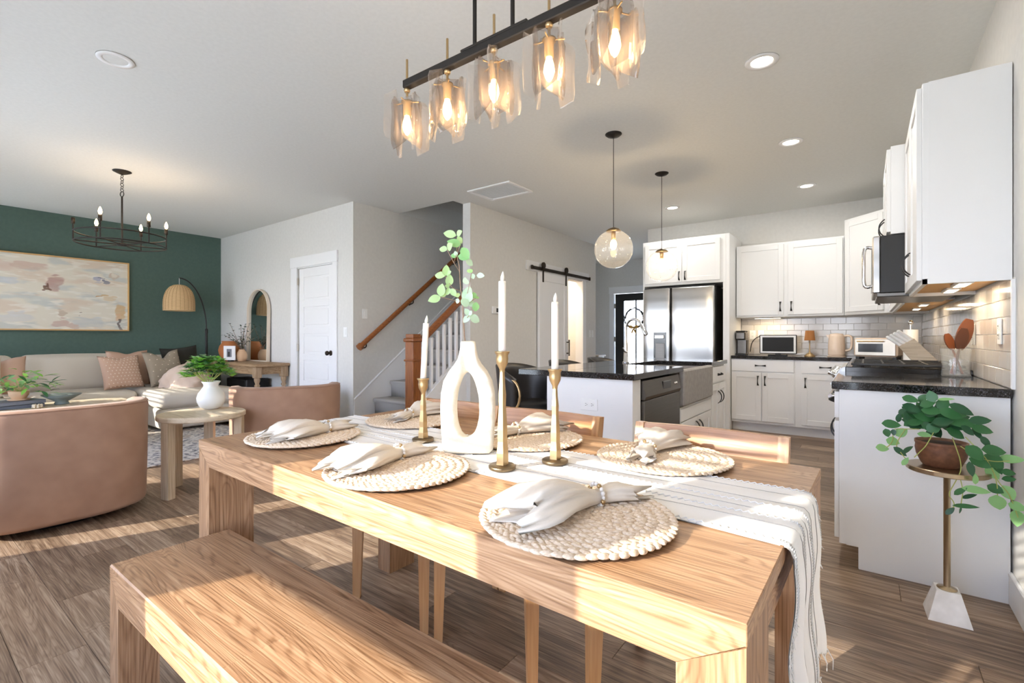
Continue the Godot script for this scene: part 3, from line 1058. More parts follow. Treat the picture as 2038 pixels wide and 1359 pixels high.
func kitchen():
	pull_mesh = make_pull()
	tile_wall()
	# --- refrigerator enclosure
	var t := thing("refrigerator_cabinet", "tall white cabinet surround with two doors above the refrigerator", "cabinet", Vector3(-1.885, 0, -6.25))
	var st := S()
	bb(st, Vector3(-0.545, 1.815, -0.67), Vector3(0.505, 2.41, 0), 0.002)
	part(st, "carcass", M.cab, t)
	st = S()
	bb(st, Vector3(-0.545, 0, -0.67), Vector3(-0.52, 1.815, 0), 0.002)
	part(st, "side_panel", M.cab, t)
	st = S()
	bb(st, Vector3(0.47, 0, -0.67), Vector3(0.505, 1.815, 0), 0.002)
	bb(st, Vector3(0.505, 0, -0.67), Vector3(0.545, 2.41, 0.002), 0.002)
	part(st, "side_panel", M.cab, t)
	front(t, "door", -0.51, -0.025, 1.85, 2.365, -0.055, 1.93)
	front(t, "door", -0.015, 0.44, 1.85, 2.365, 0.02, 1.93)
	# --- refrigerator
	t = thing("refrigerator", "stainless steel side-by-side refrigerator with door water dispenser", "refrigerator", Vector3(-1.94, 0, -6.2))
	st = S()
	bb(st, Vector3(-0.44, 0.03, -0.7), Vector3(0.45, 1.765, -0.01), 0.004)
	part(st, "body", M.black, t)
	st = S()
	rbox(st, Vector3(-0.265, 0.93, 0.03), Vector3(0.35, 1.68, 0.075), 0.018, 8)
	part(st, "freezer_door", M.steel, t)
	st = S()
	rbox(st, Vector3(0.19, 0.93, 0.03), Vector3(0.52, 1.68, 0.075), 0.018, 8)
	part(st, "fridge_door", M.steel, t)
	var dp := part(box1(Vector3(-0.3, 0.83, 0.066), Vector3(-0.135, 1.2, 0.072), 0.002), "dispenser", M.black_gloss, t)
	part(box1(Vector3(-0.285, 1.12, 0.072), Vector3(-0.16, 1.165, 0.085), 0.004), "dispenser_spout", M.steel, dp)
	part(box1(Vector3(-0.275, 0.86, 0.07), Vector3(-0.155, 1.06, 0.076), 0.004), "dispenser_tray", M.steel_dark, dp)
	st = S()
	bb(st, Vector3(-0.44, 1.768, -0.3), Vector3(0.45, 1.785, 0.03))
	part(st, "hinge_cover", M.black, t)
	# --- back wall uppers
	t = thing("wall_cabinet", "white two-door wall cabinet between refrigerator and corner cabinet", "cabinet", Vector3(-0.7925, 0, -6.6))
	st = S()
	bb(st, Vector3(-0.5425, 1.385, -0.33), Vector3(0.5885, 2.29, 0), 0.002)
	part(st, "carcass", M.cab, t)
	front(t, "door", -0.535, -0.01, 1.41, 2.265, -0.045, 1.51)
	front(t, "door", 0.035, 0.575, 1.41, 2.265, 0.07, 1.51)
	under_light(Vector3(-1.0, 1.385, -6.75), 0.3, 0.0, "slim lit strip light under the wall cabinet beside the refrigerator", 0.5)
	# --- corner cabinet
	t = thing("corner_wall_cabinet", "tall white diagonal corner wall cabinet with single door", "cabinet", Vector3(-0.017, 0, -6.413), -PI / 4)
	st = S()
	var pts := []
	var inv := Transform3D(Basis(Vector3.UP, -PI / 4), Vector3(-0.017, 0, -6.413)).affine_inverse()
	for p in [[-0.2, -6.6], [0.17, -6.228], [0.494, -6.228], [0.494, -6.924], [-0.2, -6.924]]:
		var v := inv * Vector3(p[0], 0, p[1])
		pts.append(Vector2(v.x, v.z))
	prism(st, pts, 1.075, Transform3D(Basis(Vector3.RIGHT, Vector3(0, 0, 1), Vector3.UP), Vector3(0, 1.925, 0)))
	part(st, "carcass", M.cab, t)
	front(t, "door", -0.235, 0.235, 1.42, 2.43, 0.2, 1.53)
	# --- back base cabinets
	t = thing("base_cabinet", "white base cabinet with one wide drawer over two doors, under the monitor", "cabinet", Vector3(-1.0125, 0, -6.33))
	st = S()
	bb(st, Vector3(-0.3225, 0.107, -0.58), Vector3(0.3575, 0.875, 0), 0.002)
	bb(st, Vector3(-0.3225, 0, -0.58), Vector3(0.3575, 0.107, -0.075))
	part(st, "carcass", M.cab, t)
	front(t, "drawer", -0.318, 0.345, 0.73, 0.865, 0.0, 0.8, true)
	front(t, "door", -0.318, 0.008, 0.14, 0.715, -0.025, 0.62)
	front(t, "door", 0.018, 0.345, 0.14, 0.715, 0.05, 0.62)
	t = thing("base_cabinet", "white base cabinet with drawer and single door, left of the range", "cabinet", Vector3(-0.375, 0, -6.33))
	st = S()
	bb(st, Vector3(-0.28, 0.107, -0.58), Vector3(0.26, 0.875, 0), 0.002)
	bb(st, Vector3(-0.28, 0, -0.58), Vector3(0.26, 0.107, -0.075))
	part(st, "carcass", M.cab, t)
	front(t, "drawer", -0.22, 0.255, 0.73, 0.865, 0.01, 0.8, true)
	front(t, "door", -0.22, 0.255, 0.14, 0.715, -0.18, 0.62)
	st = S()
	bb(st, Vector3(-1.335, 0.876, -6.925), Vector3(0.493, 0.914, -6.30), 0.003)
	bb(st, Vector3(-0.125, 0.876, -6.30), Vector3(0.493, 0.914, -4.52), 0.003)
	solo(st, "countertop", M.granite, "black granite countertop running along back wall to the range", "countertop")
	# --- right wall
	t = thing("wall_cabinet", "large white wall cabinet at right edge, its blank end panel towards camera", "cabinet", Vector3(0.206, 0, -3.32), -PI / 2)
	st = S()
	bb(st, Vector3(-0.43, 1.40, -0.29), Vector3(0.43, 2.3, 0), 0.002)
	bb(st, Vector3(-0.43, 1.377, -0.018), Vector3(0.43, 1.40, 0))
	bb(st, Vector3(-0.43, 1.377, -0.29), Vector3(-0.414, 1.40, 0))
	bb(st, Vector3(0.414, 1.377, -0.29), Vector3(0.43, 1.40, 0))
	part(st, "carcass", M.cab, t)
	part(box1(Vector3(0.43, 1.377, -0.29), Vector3(0.434, 2.3, -0.022)), "end_panel", M.cab, t)
	part(box1(Vector3(-0.41, 1.396, -0.285), Vector3(0.41, 1.4, -0.02)), "underside", M.maple, t)
	front(t, "door", -0.42, -0.004, 1.395, 2.285, -0.045, 1.52)
	front(t, "door", 0.004, 0.42, 1.395, 2.285, 0.045, 1.52)
	under_light(Vector3(0.37, 1.396, -3.15), 0.22, PI / 2, "lit strip light under the large wall cabinet, nearer the camera", 0.5)
	under_light(Vector3(0.37, 1.396, -3.52), 0.22, PI / 2, "lit strip light under the large wall cabinet, nearer the microwave", 0.5)
	t = thing("wall_cabinet", "white cabinet above the microwave over the range", "cabinet", Vector3(0.12, 0, -4.13), -PI / 2)
	st = S()
	bb(st, Vector3(-0.378, 1.77, -0.376), Vector3(0.378, 2.31, 0), 0.002)
	part(st, "carcass", M.cab, t)
	front(t, "door", -0.37, -0.004, 1.785, 2.295, -0.05, 1.87)
	front(t, "door", 0.004, 0.37, 1.785, 2.295, 0.05, 1.87)
	t = thing("wall_cabinet", "white wall cabinet between microwave and corner cabinet", "cabinet", Vector3(0.206, 0, -5.37), -PI / 2)
	st = S()
	bb(st, Vector3(-0.855, 1.40, -0.29), Vector3(0.855, 2.3, 0), 0.002)
	bb(st, Vector3(-0.855, 1.377, -0.018), Vector3(0.855, 1.40, 0))
	bb(st, Vector3(-0.855, 1.377, -0.29), Vector3(-0.84, 1.40, 0))
	part(st, "carcass", M.cab, t)
	part(box1(Vector3(-0.84, 1.396, -0.285), Vector3(0.84, 1.4, -0.02)), "underside", M.maple, t)
	front(t, "door", -0.84, -0.43, 1.395, 2.285, -0.48, 1.52)
	front(t, "door", -0.42, 0.0, 1.395, 2.285, -0.37, 1.52)
	front(t, "door", 0.01, 0.83, 1.395, 2.285, 0.06, 1.52)
	under_light(Vector3(0.36, 1.396, -4.95), 0.22, PI / 2, "lit strip light under cabinet behind the microwave, nearer the range", 0.35)
	under_light(Vector3(0.36, 1.396, -5.6), 0.22, PI / 2, "lit strip light under cabinet behind the microwave, nearer the corner", 0.35)
	# --- microwave
	t = thing("microwave", "stainless over-the-range microwave with dark side and chrome bar handle", "microwave", Vector3(0.03, 0, -4.13), -PI / 2)
	part(box1(Vector3(-0.377, 1.41, -0.46), Vector3(0.377, 1.765, -0.04), 0.003), "body", M.black, t)
	part(box1(Vector3(-0.377, 1.41, -0.04), Vector3(0.377, 1.765, 0), 0.006), "front_panel", M.steel, t)
	part(box1(Vector3(-0.34, 1.46, 0), Vector3(0.14, 1.73, 0.003)), "window_glass", M.black_gloss, t)
	st = S()
	tube(st, curve([Vector3(0.2, 1.47, 0), Vector3(0.2, 1.475, 0.04), Vector3(0.2, 1.6, 0.045), Vector3(0.2, 1.715, 0.04), Vector3(0.2, 1.72, 0)], 5), 0.011, 10)
	part(st, "handle", M.chrome, t)
	part(box1(Vector3(-0.377, 1.385, -0.4), Vector3(0.377, 1.41, -0.02), 0.004), "vent_grille", M.steel_dark, t)
	# --- right base
	t = thing("base_cabinet", "white base cabinet at right, blank end panel behind plant stand", "cabinet", Vector3(-0.11, 0, -3.32), -PI / 2)
	st = S()
	bb(st, Vector3(-0.425, 0.107, -0.6), Vector3(0.43, 0.875, 0), 0.002)
	bb(st, Vector3(-0.425, 0, -0.6), Vector3(0.43, 0.107, -0.078))
	part(st, "carcass", M.cab, t)
	st = S()
	bb(st, Vector3(0.43, 0.107, -0.6), Vector3(0.436, 0.875, -0.03))
	bb(st, Vector3(0.43, 0, -0.6), Vector3(0.436, 0.107, -0.08))
	part(st, "end_panel", M.cab, t)
	front(t, "drawer", -0.42, -0.004, 0.73, 0.862, -0.21, 0.8, true)
	front(t, "drawer", 0.004, 0.42, 0.73, 0.862, 0.21, 0.8, true)
	front(t, "door", -0.42, -0.004, 0.13, 0.715, -0.045, 0.62)
	front(t, "door", 0.004, 0.42, 0.13, 0.715, 0.045, 0.62)
	st = S()
	bb(st, Vector3(-0.14, 0.876, -3.745), Vector3(0.493, 0.914, -2.862), 0.003)
	solo(st, "countertop", M.granite, "short black granite countertop above plant stand, right of the range", "countertop")
	t = thing("base_cabinet", "white base cabinet in the corner beyond the range", "cabinet", Vector3(-0.11, 0, -5.42), -PI / 2)
	st = S()
	bb(st, Vector3(-0.88, 0.107, -0.6), Vector3(0.9, 0.875, 0), 0.002)
	part(st, "carcass", M.cab, t)
	front(t, "drawer", 0.1, 0.88, 0.73, 0.862, 0.5, 0.8, true)
	front(t, "door", 0.49, 0.88, 0.13, 0.715, 0.53, 0.62)
	front(t, "door", 0.1, 0.48, 0.13, 0.715, 0.44, 0.62)
	kitchen_range()
	island()
	counter_things()

func under_light(at: Vector3, l: float, turn: float, label: String, e: float):
	var t := thing("under_cabinet_light", label, "strip light", at, turn, "under-cabinet strip lights")
	part(box1(Vector3(-l / 2, -0.012, -0.03), Vector3(l / 2, 0, 0.03), 0.002), "housing", M.plate, t)
	part(box1(Vector3(-l / 2 + 0.01, -0.0135, -0.02), Vector3(l / 2 - 0.01, -0.012, 0.02)), "lamp_lens", M.under_glow, t)
	downlight(t, Vector3(0, -0.016, 0), e * 0.28, Color(1.0, 0.9, 0.75), Vector2(l, 0.05))

func kitchen_range():
	var t := thing("gas_range", "stainless gas range with black cooktop grates and front knobs", "range", Vector3(-0.13, 0, -4.13), -PI / 2)
	part(box1(Vector3(-0.378, 0.05, -0.62), Vector3(0.378, 0.9, -0.02), 0.003), "body", M.steel_dark, t)
	part(box1(Vector3(-0.378, 0.9, -0.62), Vector3(0.378, 0.945, -0.02), 0.004), "cooktop", M.black_gloss, t)
	var st := S()
	prism(st, [Vector2(-0.02, 0.80), Vector2(0.045, 0.80), Vector2(0.06, 0.83), Vector2(0.01, 0.93), Vector2(-0.02, 0.945)], 0.756, Transform3D(Basis(Vector3(0, 0, 1), Vector3.UP, Vector3(-1, 0, 0)), Vector3.ZERO))
	part(st, "control_panel", M.steel, t)
	for k in 5:
		var kn := S()
		var d := Vector3(0, 0.45, 0.9).normalized()
		var p := Vector3(-0.3 + 0.15 * k, 0.885, 0.032)
		tube(kn, [p, p + d * 0.012, p + d * 0.014, p + d * 0.045], [0.024, 0.024, 0.019, 0.017], 14)
		part(kn, "knob", M.chrome, t)
	part(box1(Vector3(-0.37, 0.2, -0.02), Vector3(0.37, 0.79, 0.02), 0.004), "oven_door", M.steel, t)
	part(box1(Vector3(-0.27, 0.32, 0.02), Vector3(0.27, 0.62, 0.022)), "oven_window", M.black_gloss, t)
	st = S()
	tube(st, [Vector3(-0.33, 0.745, 0.065), Vector3(0.33, 0.745, 0.065)], 0.013, 10)
	for s in [-1, 1]: tube(st, [Vector3(s * 0.3, 0.745, 0.015), Vector3(s * 0.3, 0.745, 0.065)], 0.009, 8)
	part(st, "oven_handle", M.chrome, t)
	for k in 3:
		st = S()
		var x := -0.245 + 0.245 * k
		for s in [-1, 1]:
			bx(st, Vector3(x + s * 0.113, 0.962, -0.32), Vector3(0.012, 0.014, 0.54), 0.002)
			bx(st, Vector3(x, 0.962, -0.32 + s * 0.263), Vector3(0.226, 0.014, 0.012), 0.002)
			for q in [-1, 1]: bx(st, Vector3(x + s * 0.113, 0.95, -0.32 + q * 0.25), Vector3(0.012, 0.024, 0.012))
		for j in 5: bx(st, Vector3(x, 0.965, -0.53 + 0.105 * j), Vector3(0.226, 0.012, 0.011), 0.002)
		bx(st, Vector3(x, 0.965, -0.32), Vector3(0.011, 0.012, 0.53), 0.002)
		part(st, "grate", M.black, t)
	for p in [[-0.245, -0.2], [-0.245, -0.46], [0.245, -0.2], [0.245, -0.46], [0.0, -0.33]]:
		st = S()
		lathe(st, [[0.05, 0.945], [0.045, 0.953], [0.0, 0.955]], 18, tf(p[0], 0, p[1]))
		part(st, "burner", M.black, t)

func island():
	var t := thing("kitchen_island", "white kitchen island base with plain front panel and cabinet doors", "kitchen island", Vector3(-1.13, 0, -3.885), PI / 2)
	# local x runs along -z of the room: left (-x) is the camera end
	var st := S()
	bb(st, Vector3(-1.145, 0.0, -0.61), Vector3(-1.02, 0.875, 0), 0.002)
	part(st, "end_panel", M.cab, t)
	part(box1(Vector3(-1.02, 0.0, -0.61), Vector3(1.145, 0.875, -0.585)), "back_panel", M.cab, t)
	part(box1(Vector3(0.59, 0.107, -0.585), Vector3(1.145, 0.875, 0), 0.002), "carcass", M.cab, t)
	part(box1(Vector3(-0.285, 0.107, -0.585), Vector3(0.59, 0.6, 0), 0.002), "carcass", M.cab, t)
	part(box1(Vector3(-0.285, 0.0, -0.585), Vector3(1.145, 0.107, -0.075)), "plinth", M.cab, t)
	front(t, "door", -0.275, 0.15, 0.13, 0.49, 0.11, 0.4)
	front(t, "door", 0.16, 0.58, 0.13, 0.49, 0.2, 0.4)
	front(t, "drawer", -0.275, 0.58, 0.5, 0.59, -10, 0)
	front(t, "drawer", 0.61, 1.13, 0.72, 0.862, 0.87, 0.79, true)
	front(t, "door", 0.61, 0.865, 0.13, 0.705, 0.825, 0.58)
	front(t, "door", 0.875, 1.13, 0.13, 0.705, 0.915, 0.58)
	t = thing("dishwasher", "stainless steel dishwasher built into the white island end", "dishwasher", Vector3(-1.13, 0, -3.23), PI / 2)
	part(box1(Vector3(-0.355, 0.11, -0.57), Vector3(0.355, 0.855, -0.01)), "body", M.black, t)
	part(box1(Vector3(-0.35, 0.12, -0.01), Vector3(0.35, 0.735, 0.02), 0.004), "door", M.steel_dark, t)
	st = S()
	prism(st, [Vector2(-0.01, 0.74), Vector2(0.02, 0.74), Vector2(0.028, 0.76), Vector2(0.01, 0.86), Vector2(-0.01, 0.86)], 0.7, Transform3D(Basis(Vector3(0, 0, 1), Vector3.UP, Vector3(-1, 0, 0)), Vector3.ZERO))
	var cp := part(st, "control_panel", M.steel_dark, t)
	part(box1(Vector3(-0.02, 0.775, 0.012), Vector3(0.14, 0.835, 0.024), 0.003), "display", M.black_gloss, cp)
	for x in [0.24, 0.275]:
		st = S()
		lathe(st, [[0.012, 0], [0.011, 0.006], [0, 0.007]], 12, Transform3D(Basis(Vector3.RIGHT, Vector3(0, 0, 1), Vector3(0, -1, 0)), Vector3(x, 0.805, 0.018)))
		part(st, "button", M.chrome, cp)
	# sink: apron front and basin
	t = thing("farmhouse_sink", "grey stone apron-front sink set into the island worktop", "sink", Vector3(-1.13, 0, -4.06), PI / 2)
	st = S()
	bb(st, Vector3(-0.415, 0.612, -0.02), Vector3(0.415, 0.888, 0.035), 0.012)
	bb(st, Vector3(-0.415, 0.66, -0.46), Vector3(-0.39, 0.875, -0.02))
	bb(st, Vector3(0.39, 0.66, -0.46), Vector3(0.415, 0.875, -0.02))
	bb(st, Vector3(-0.415, 0.66, -0.48), Vector3(0.415, 0.875, -0.455))
	bb(st, Vector3(-0.415, 0.64, -0.46), Vector3(0.415, 0.665, -0.02))
	part(st, "basin", M.sinkstone, t)
	st = S()
	lathe(st, [[0.0, 0.666], [0.04, 0.667], [0.042, 0.665]], 16, tf(0, 0, -0.24))
	part(st, "drain", M.chrome, t)
	# worktop round the sink opening (x -1.595..-1.11, z -3.65..-4.47)
	st = S()
	bb(st, Vector3(-1.95, 0.876, -5.06), Vector3(-1.60, 0.914, -2.70), 0.003)
	bb(st, Vector3(-1.60, 0.876, -3.655), Vector3(-1.105, 0.914, -2.70), 0.003)
	bb(st, Vector3(-1.60, 0.876, -5.06), Vector3(-1.105, 0.914, -4.465), 0.003)
	solo(st, "island_worktop", M.granite, "black speckled granite worktop on the white kitchen island", "countertop")
	outlet(tf(-1.42, 0.705, -2.7395), "white double outlet on the island's front panel", "outlet", true)
	# faucet
	t = thing("kitchen_faucet", "tall chrome gooseneck faucet on the island beside the sink", "faucet", Vector3(-1.67, 0.914, -3.9), -0.3)
	st = S()
	lathe(st, [[0, 0], [0.028, 0], [0.028, 0.008], [0.021, 0.014], [0.018, 0.12], [0.014, 0.2]], 18)
	part(st, "base", M.chrome, t)
	st = S()
	var arc := [Vector3(0, 0.18, 0), Vector3(0, 0.28, 0)]
	for k in 13:
		var a := PI * k / 12.0 * 0.86
		arc.append(Vector3(0.085 - 0.085 * cos(a), 0.29 + 0.085 * sin(a), 0))
	tube(st, arc, 0.0125, 12)
	part(st, "neck", M.chrome, t)
	st = S()
	var e: Vector3 = arc[-1]
	var dr: Vector3 = (arc[-1] - arc[-2]).normalized()
	tube(st, [e, e + dr * 0.03, e + dr * 0.09, e + dr * 0.1], [0.014, 0.016, 0.02, 0.018], 12)
	part(st, "spray_head", M.chrome, t)
	st = S()
	tube(st, [Vector3(0.01, 0.09, 0.0), Vector3(0.015, 0.1, 0.035), Vector3(0.02, 0.13, 0.06)], [0.01, 0.007, 0.006], 8)
	part(st, "lever", M.chrome, t)
	# stools on the far side
	var s0 := thing("bar_stool", "black barrel stool with gold arm hoop at island's near corner", "bar stool", Vector3(-2.07, 0, -3.02), 0, "bar stools at the island")
	make_stool(s0)
	copy_of(s0, "black barrel stool in the middle behind the island, only its rim showing", Vector3(-2.07, 0, -3.78), 0)
	copy_of(s0, "black barrel stool at the far end behind the island, only its rim showing", Vector3(-2.07, 0, -4.52), 0)

func make_stool(t: Node3D):
	# back is towards -x, seat open to +x
	var st := S()
	lathe(st, [[0, 0.555], [0.19, 0.56], [0.215, 0.585], [0.215, 0.62], [0.19, 0.645], [0, 0.65]], 28)
	part(st, "seat", M.leather, t)
	st = S()
	var rows := []
	var inner := []
	for i in 7:
		var a := []
		var b := []
		for j in 25:
			var f := j / 24.0
			var th := PI + (f - 0.5) * PI * 1.1
			var lim := 0.93 - 0.1 * pow(absf(f - 0.5) * 2.0, 2.5)
			var y := lerpf(0.58, lim, i / 6.0)
			var r := 0.235 + 0.03 * (i / 6.0)
			a.append(Vector3(r * cos(th), y, r * sin(th)))
			b.append(Vector3((r - 0.035) * cos(th), y, (r - 0.035) * sin(th)))
		rows.append(a)
		inner.append(b)
	grid(st, rows)
	for r in inner: r.reverse()
	grid(st, inner)
	for r in inner: r.reverse()
	grid(st, [rows[6], inner[6]])
	grid(st, [inner[0], rows[0]])
	for k in [0, 24]:
		for i in 6: face(st, [rows[i][k], inner[i][k], inner[i + 1][k], rows[i + 1][k]], Vector3(1, 0, 0))
	part(st, "backrest", M.leather, t)
	for s in [-1, 1]:
		st = S()
		var pts := []
		for k in 13:
			var a := PI * k / 12.0
			pts.append(Vector3(-0.02 + 0.11 * sin(a), 0.715 + 0.12 * cos(a), s * (0.25 + 0.01 * sin(a))))
		tube(st, pts, 0.009, 8)
		part(st, "arm_hoop", M.brass, t)
	for p in [[-1, -1], [1, -1], [1, 1], [-1, 1]]:
		st = S()
		tube(st, [Vector3(p[0] * 0.12, 0.57, p[1] * 0.12), Vector3(p[0] * 0.2, 0.0, p[1] * 0.2)], [0.014, 0.01], 8)
		part(st, "leg", M.brass_dark, t)
	st = S()
	torus(st, 0.235, 0.008, tf(0, 0.22, 0), 32, 6)
	part(st, "footrest", M.brass_dark, t)

func counter_things():
	var y := 0.914
	# coffee maker
	var t := thing("coffee_maker", "slim grey single-cup coffee maker on the back counter", "coffee maker", Vector3(-1.27, y, -6.62))
	part(box1(Vector3(-0.06, 0, -0.1), Vector3(0.06, 0.2, 0.02), 0.012), "body", M.steel_dark, t)
	part(box1(Vector3(-0.062, 0.19, -0.1), Vector3(0.055, 0.29, 0.1), 0.014), "brew_head", M.steel_dark, t)
	part(box1(Vector3(-0.06, 0, 0.02), Vector3(0.06, 0.02, 0.1), 0.004), "drip_tray", M.black, t)
	part(box1(Vector3(-0.058, 0.29, -0.09), Vector3(0.05, 0.305, 0.09), 0.006), "lid", M.black, t)
	# monitor
	t = thing("countertop_display", "small flat display with white border and dark frame on back counter", "monitor", Vector3(-0.868, y, -6.6), 0.0)
	part(box1(Vector3(-0.2, 0.02, -0.03), Vector3(0.2, 0.252, -0.005), 0.006), "casing", M.black, t)
	part(box1(Vector3(-0.19, 0.03, -0.005), Vector3(0.19, 0.242, 0.0)), "bezel", M.plate, t)
	part(box1(Vector3(-0.168, 0.05, 0.0), Vector3(0.168, 0.222, 0.002)), "screen", M.screen_off, t)
	part(box1(Vector3(-0.1, 0, -0.06), Vector3(0.1, 0.014, 0.05), 0.004), "foot", M.black, t)
	part(box1(Vector3(-0.03, 0.01, -0.04), Vector3(0.03, 0.06, -0.02)), "neck", M.black, t)
	# small lamp
	t = thing("table_lamp", "small brass table lamp with brown shade on back counter", "table lamp", Vector3(-0.535, y, -6.58))
	var st := S()
	lathe(st, [[0, 0], [0.055, 0], [0.055, 0.006], [0.03, 0.03], [0.008, 0.045], [0.0055, 0.06], [0.0055, 0.2], [0, 0.2]], 20)
	part(st, "base", M.brass, t)
	st = S()
	lathe(st, [[0.056, 0.185], [0.045, 0.3]], 24)
	lathe(st, [[0.044, 0.3], [0.055, 0.185]], 24)
	lathe(st, [[0.045, 0.3], [0.044, 0.3]], 24)
	mat("brown_shade", rgb(160, 104, 52), 0.8)
	part(st, "lamp_shade", M.brown_shade, t)
	# kettle
	t = thing("electric_kettle", "cream electric kettle with loop handle on back counter", "kettle", Vector3(-0.275, y, -6.58))
	mat("cream", rgb(236, 214, 192), 0.3)
	st = S()
	lathe(st, [[0, 0], [0.085, 0], [0.088, 0.012], [0, 0.014]], 24)
	part(st, "base", M.cream, t)
	st = S()
	lathe(st, [[0, 0.016], [0.08, 0.016], [0.083, 0.03], [0.082, 0.12], [0.075, 0.23], [0.066, 0.255], [0.06, 0.262], [0, 0.27]], 28)
	part(st, "body", M.cream, t)
	st = S()
	tube(st, curve([Vector3(0.07, 0.235, 0), Vector3(0.105, 0.24, 0), Vector3(0.138, 0.22, 0), Vector3(0.14, 0.12, 0), Vector3(0.12, 0.08, 0), Vector3(0.08, 0.07, 0)], 5), 0.012, 10)
	part(st, "handle", M.cream, t)
	st = S()
	prism(st, [Vector2(-0.07, 0.2), Vector2(-0.07, 0.25), Vector2(-0.1, 0.25)], 0.04)
	part(st, "spout", M.cream, t)
	# toaster oven
	t = thing("toaster_oven", "cream toaster oven with dark window on the corner counter", "toaster oven", Vector3(0.1, y, -6.42), -0.25)
	part(box1(Vector3(-0.19, 0.015, -0.14), Vector3(0.19, 0.215, 0.12), 0.02), "body", M.cream, t)
	part(box1(Vector3(-0.175, 0.03, 0.12), Vector3(0.175, 0.2, 0.126), 0.003), "face_plate", M.nickel, t)
	part(box1(Vector3(-0.145, 0.065, 0.126), Vector3(0.07, 0.155, 0.129)), "oven_window", M.black_gloss, t)
	st = S()
	tube(st, [Vector3(-0.15, 0.178, 0.15), Vector3(0.08, 0.178, 0.15)], 0.007, 8)
	for x in [-0.14, 0.07]: tube(st, [Vector3(x, 0.178, 0.126), Vector3(x, 0.178, 0.15)], 0.005, 6)
	part(st, "handle", M.brass, t)
	for x in [-0.16, 0.16]: part(box1(Vector3(x - 0.015, 0, -0.1), Vector3(x + 0.015, 0.016, 0.1)), "foot", M.black, t)
	# paper towel holder
	t = thing("paper_towel_holder", "white paper towel roll on upright chrome holder behind knife block", "paper towel holder", Vector3(0.3, y, -5.25))
	st = S()
	lathe(st, [[0, 0], [0.075, 0], [0.075, 0.012], [0, 0.014]], 24)
	part(st, "base", M.chrome, t)
	st = S()
	lathe(st, [[0.02, 0.014], [0.05, 0.014], [0.05, 0.285], [0.02, 0.285]], 24, Transform3D.IDENTITY, false)
	part(st, "paper_roll", M.plate, t)
	st = S()
	tube(st, [Vector3(0, 0.01, 0), Vector3(0, 0.33, 0)], 0.006, 8)
	ball(st, Vector3(0, 0.345, 0), Vector3(0.02, 0.02, 0.02))
	part(st, "rod", M.chrome, t)
	# knife block
	t = thing("knife_block", "light wooden knife block with white-handled knives beyond the range", "knife block", Vector3(0.31, y, -4.78))
	st = S()
	prism(st, [Vector2(-0.03, 0), Vector2(0.13, 0), Vector2(0.13, 0.03), Vector2(-0.02, 0.21), Vector2(-0.11, 0.15), Vector2(-0.03, 0.04)], 0.11, Transform3D.IDENTITY)
	part(st, "block", M.pale_wood, t)
	var dk := Vector3(-0.74, 0.6, 0).normalized()
	for k in 8:
		var p := Vector3(-0.095 + 0.022 * (k / 2), 0.155 + 0.015 * (k / 2), -0.026 + 0.052 * (k % 2))
		st = S()
		bx(st, Vector3(0.055, 0, 0), Vector3(0.12, 0.024, 0.02), 0.007, aim(p, p + dk))
		part(st, "knife_handle", M.plate, t)
	# utensil jar
	t = thing("utensil_jar", "clear glass jar standing on the short granite counter", "jar", Vector3(0.40, y, -3.62))
	st = S()
	lathe(st, [[0, 0.002], [0.06, 0.002], [0.062, 0.01], [0.058, 0.06], [0.066, 0.155]], 28)
	lathe(st, [[0.063, 0.155], [0.055, 0.06], [0.058, 0.012], [0, 0.01]], 28)
	lathe(st, [[0.066, 0.155], [0.0645, 0.157], [0.063, 0.155]], 28)
	part(st, "glass", M.jar_glass, t)
	mat("spoon_wood", rgb(104, 58, 34), 0.35)
	mat("spoon_dark", rgb(76, 40, 24), 0.35)
	var sp := [["wooden_spoon", "tall reddish wooden spatula leaning right in the glass jar", Vector3(-0.02, 0.015, 0.0), Vector3(0.06, 0.32, -0.03), 0.036, "spoon_wood"], ["wooden_spoon", "dark wooden spoon behind the spatula in the glass jar", Vector3(-0.01, 0.015, 0.02), Vector3(0.03, 0.27, 0.035), 0.03, "spoon_dark"], ["wooden_spoon", "short pointed wooden paddle at left in the glass jar", Vector3(0.03, 0.015, -0.02), Vector3(-0.035, 0.24, -0.035), 0.022, "spoon_wood"]]
	for e in sp:
		st = S()
		var a: Vector3 = e[2]
		var b: Vector3 = e[3]
		var d := (b - a).normalized()
		tube(st, [a, a + d * 0.16], 0.006, 8)
		var xf := aim(a + d * 0.14, b, Vector3(1, 0, -0.4))
		var hl := (b - a).length() - 0.14
		var pr := []
		for k in 15:
			var f := k / 14.0
			pr.append(Vector2(hl * f, e[4] * pow(sin(PI * clampf(f * 0.86 + 0.06, 0, 1)), 0.6)))
		for k in 15:
			var f := 1.0 - k / 14.0
			pr.append(Vector2(hl * f, -e[4] * pow(sin(PI * clampf(f * 0.86 + 0.06, 0, 1)), 0.6)))
		prism(st, pr, 0.009, xf)
		solo(st, e[0], M[e[5]], e[1], "utensil", tf(0.40, y, -3.62), "utensils in the glass jar")
	outlet(tf(0.488, 1.16, -3.06, -PI / 2), "white outlet on right backsplash, nearest the camera")
	outlet(tf(0.488, 1.15, -3.72, -PI / 2), "white outlet on right backsplash, beside the utensil jar")
	outlet(tf(-1.2, 1.17, -6.9185), "white outlet on back backsplash, left of the plugged one")
	outlet(tf(-1.1, 1.17, -6.9185), "white outlet on back backsplash with cord plugged in")
	st = S()
	bx(st, Vector3(-1.1, 1.15, -6.89), Vector3(0.03, 0.03, 0.04), 0.004)
	tube(st, curve([Vector3(-1.1, 1.15, -6.87), Vector3(-1.14, 1.13, -6.83), Vector3(-1.19, 1.07, -6.82), Vector3(-1.21, 0.95, -6.8)], 6), 0.005, 6)
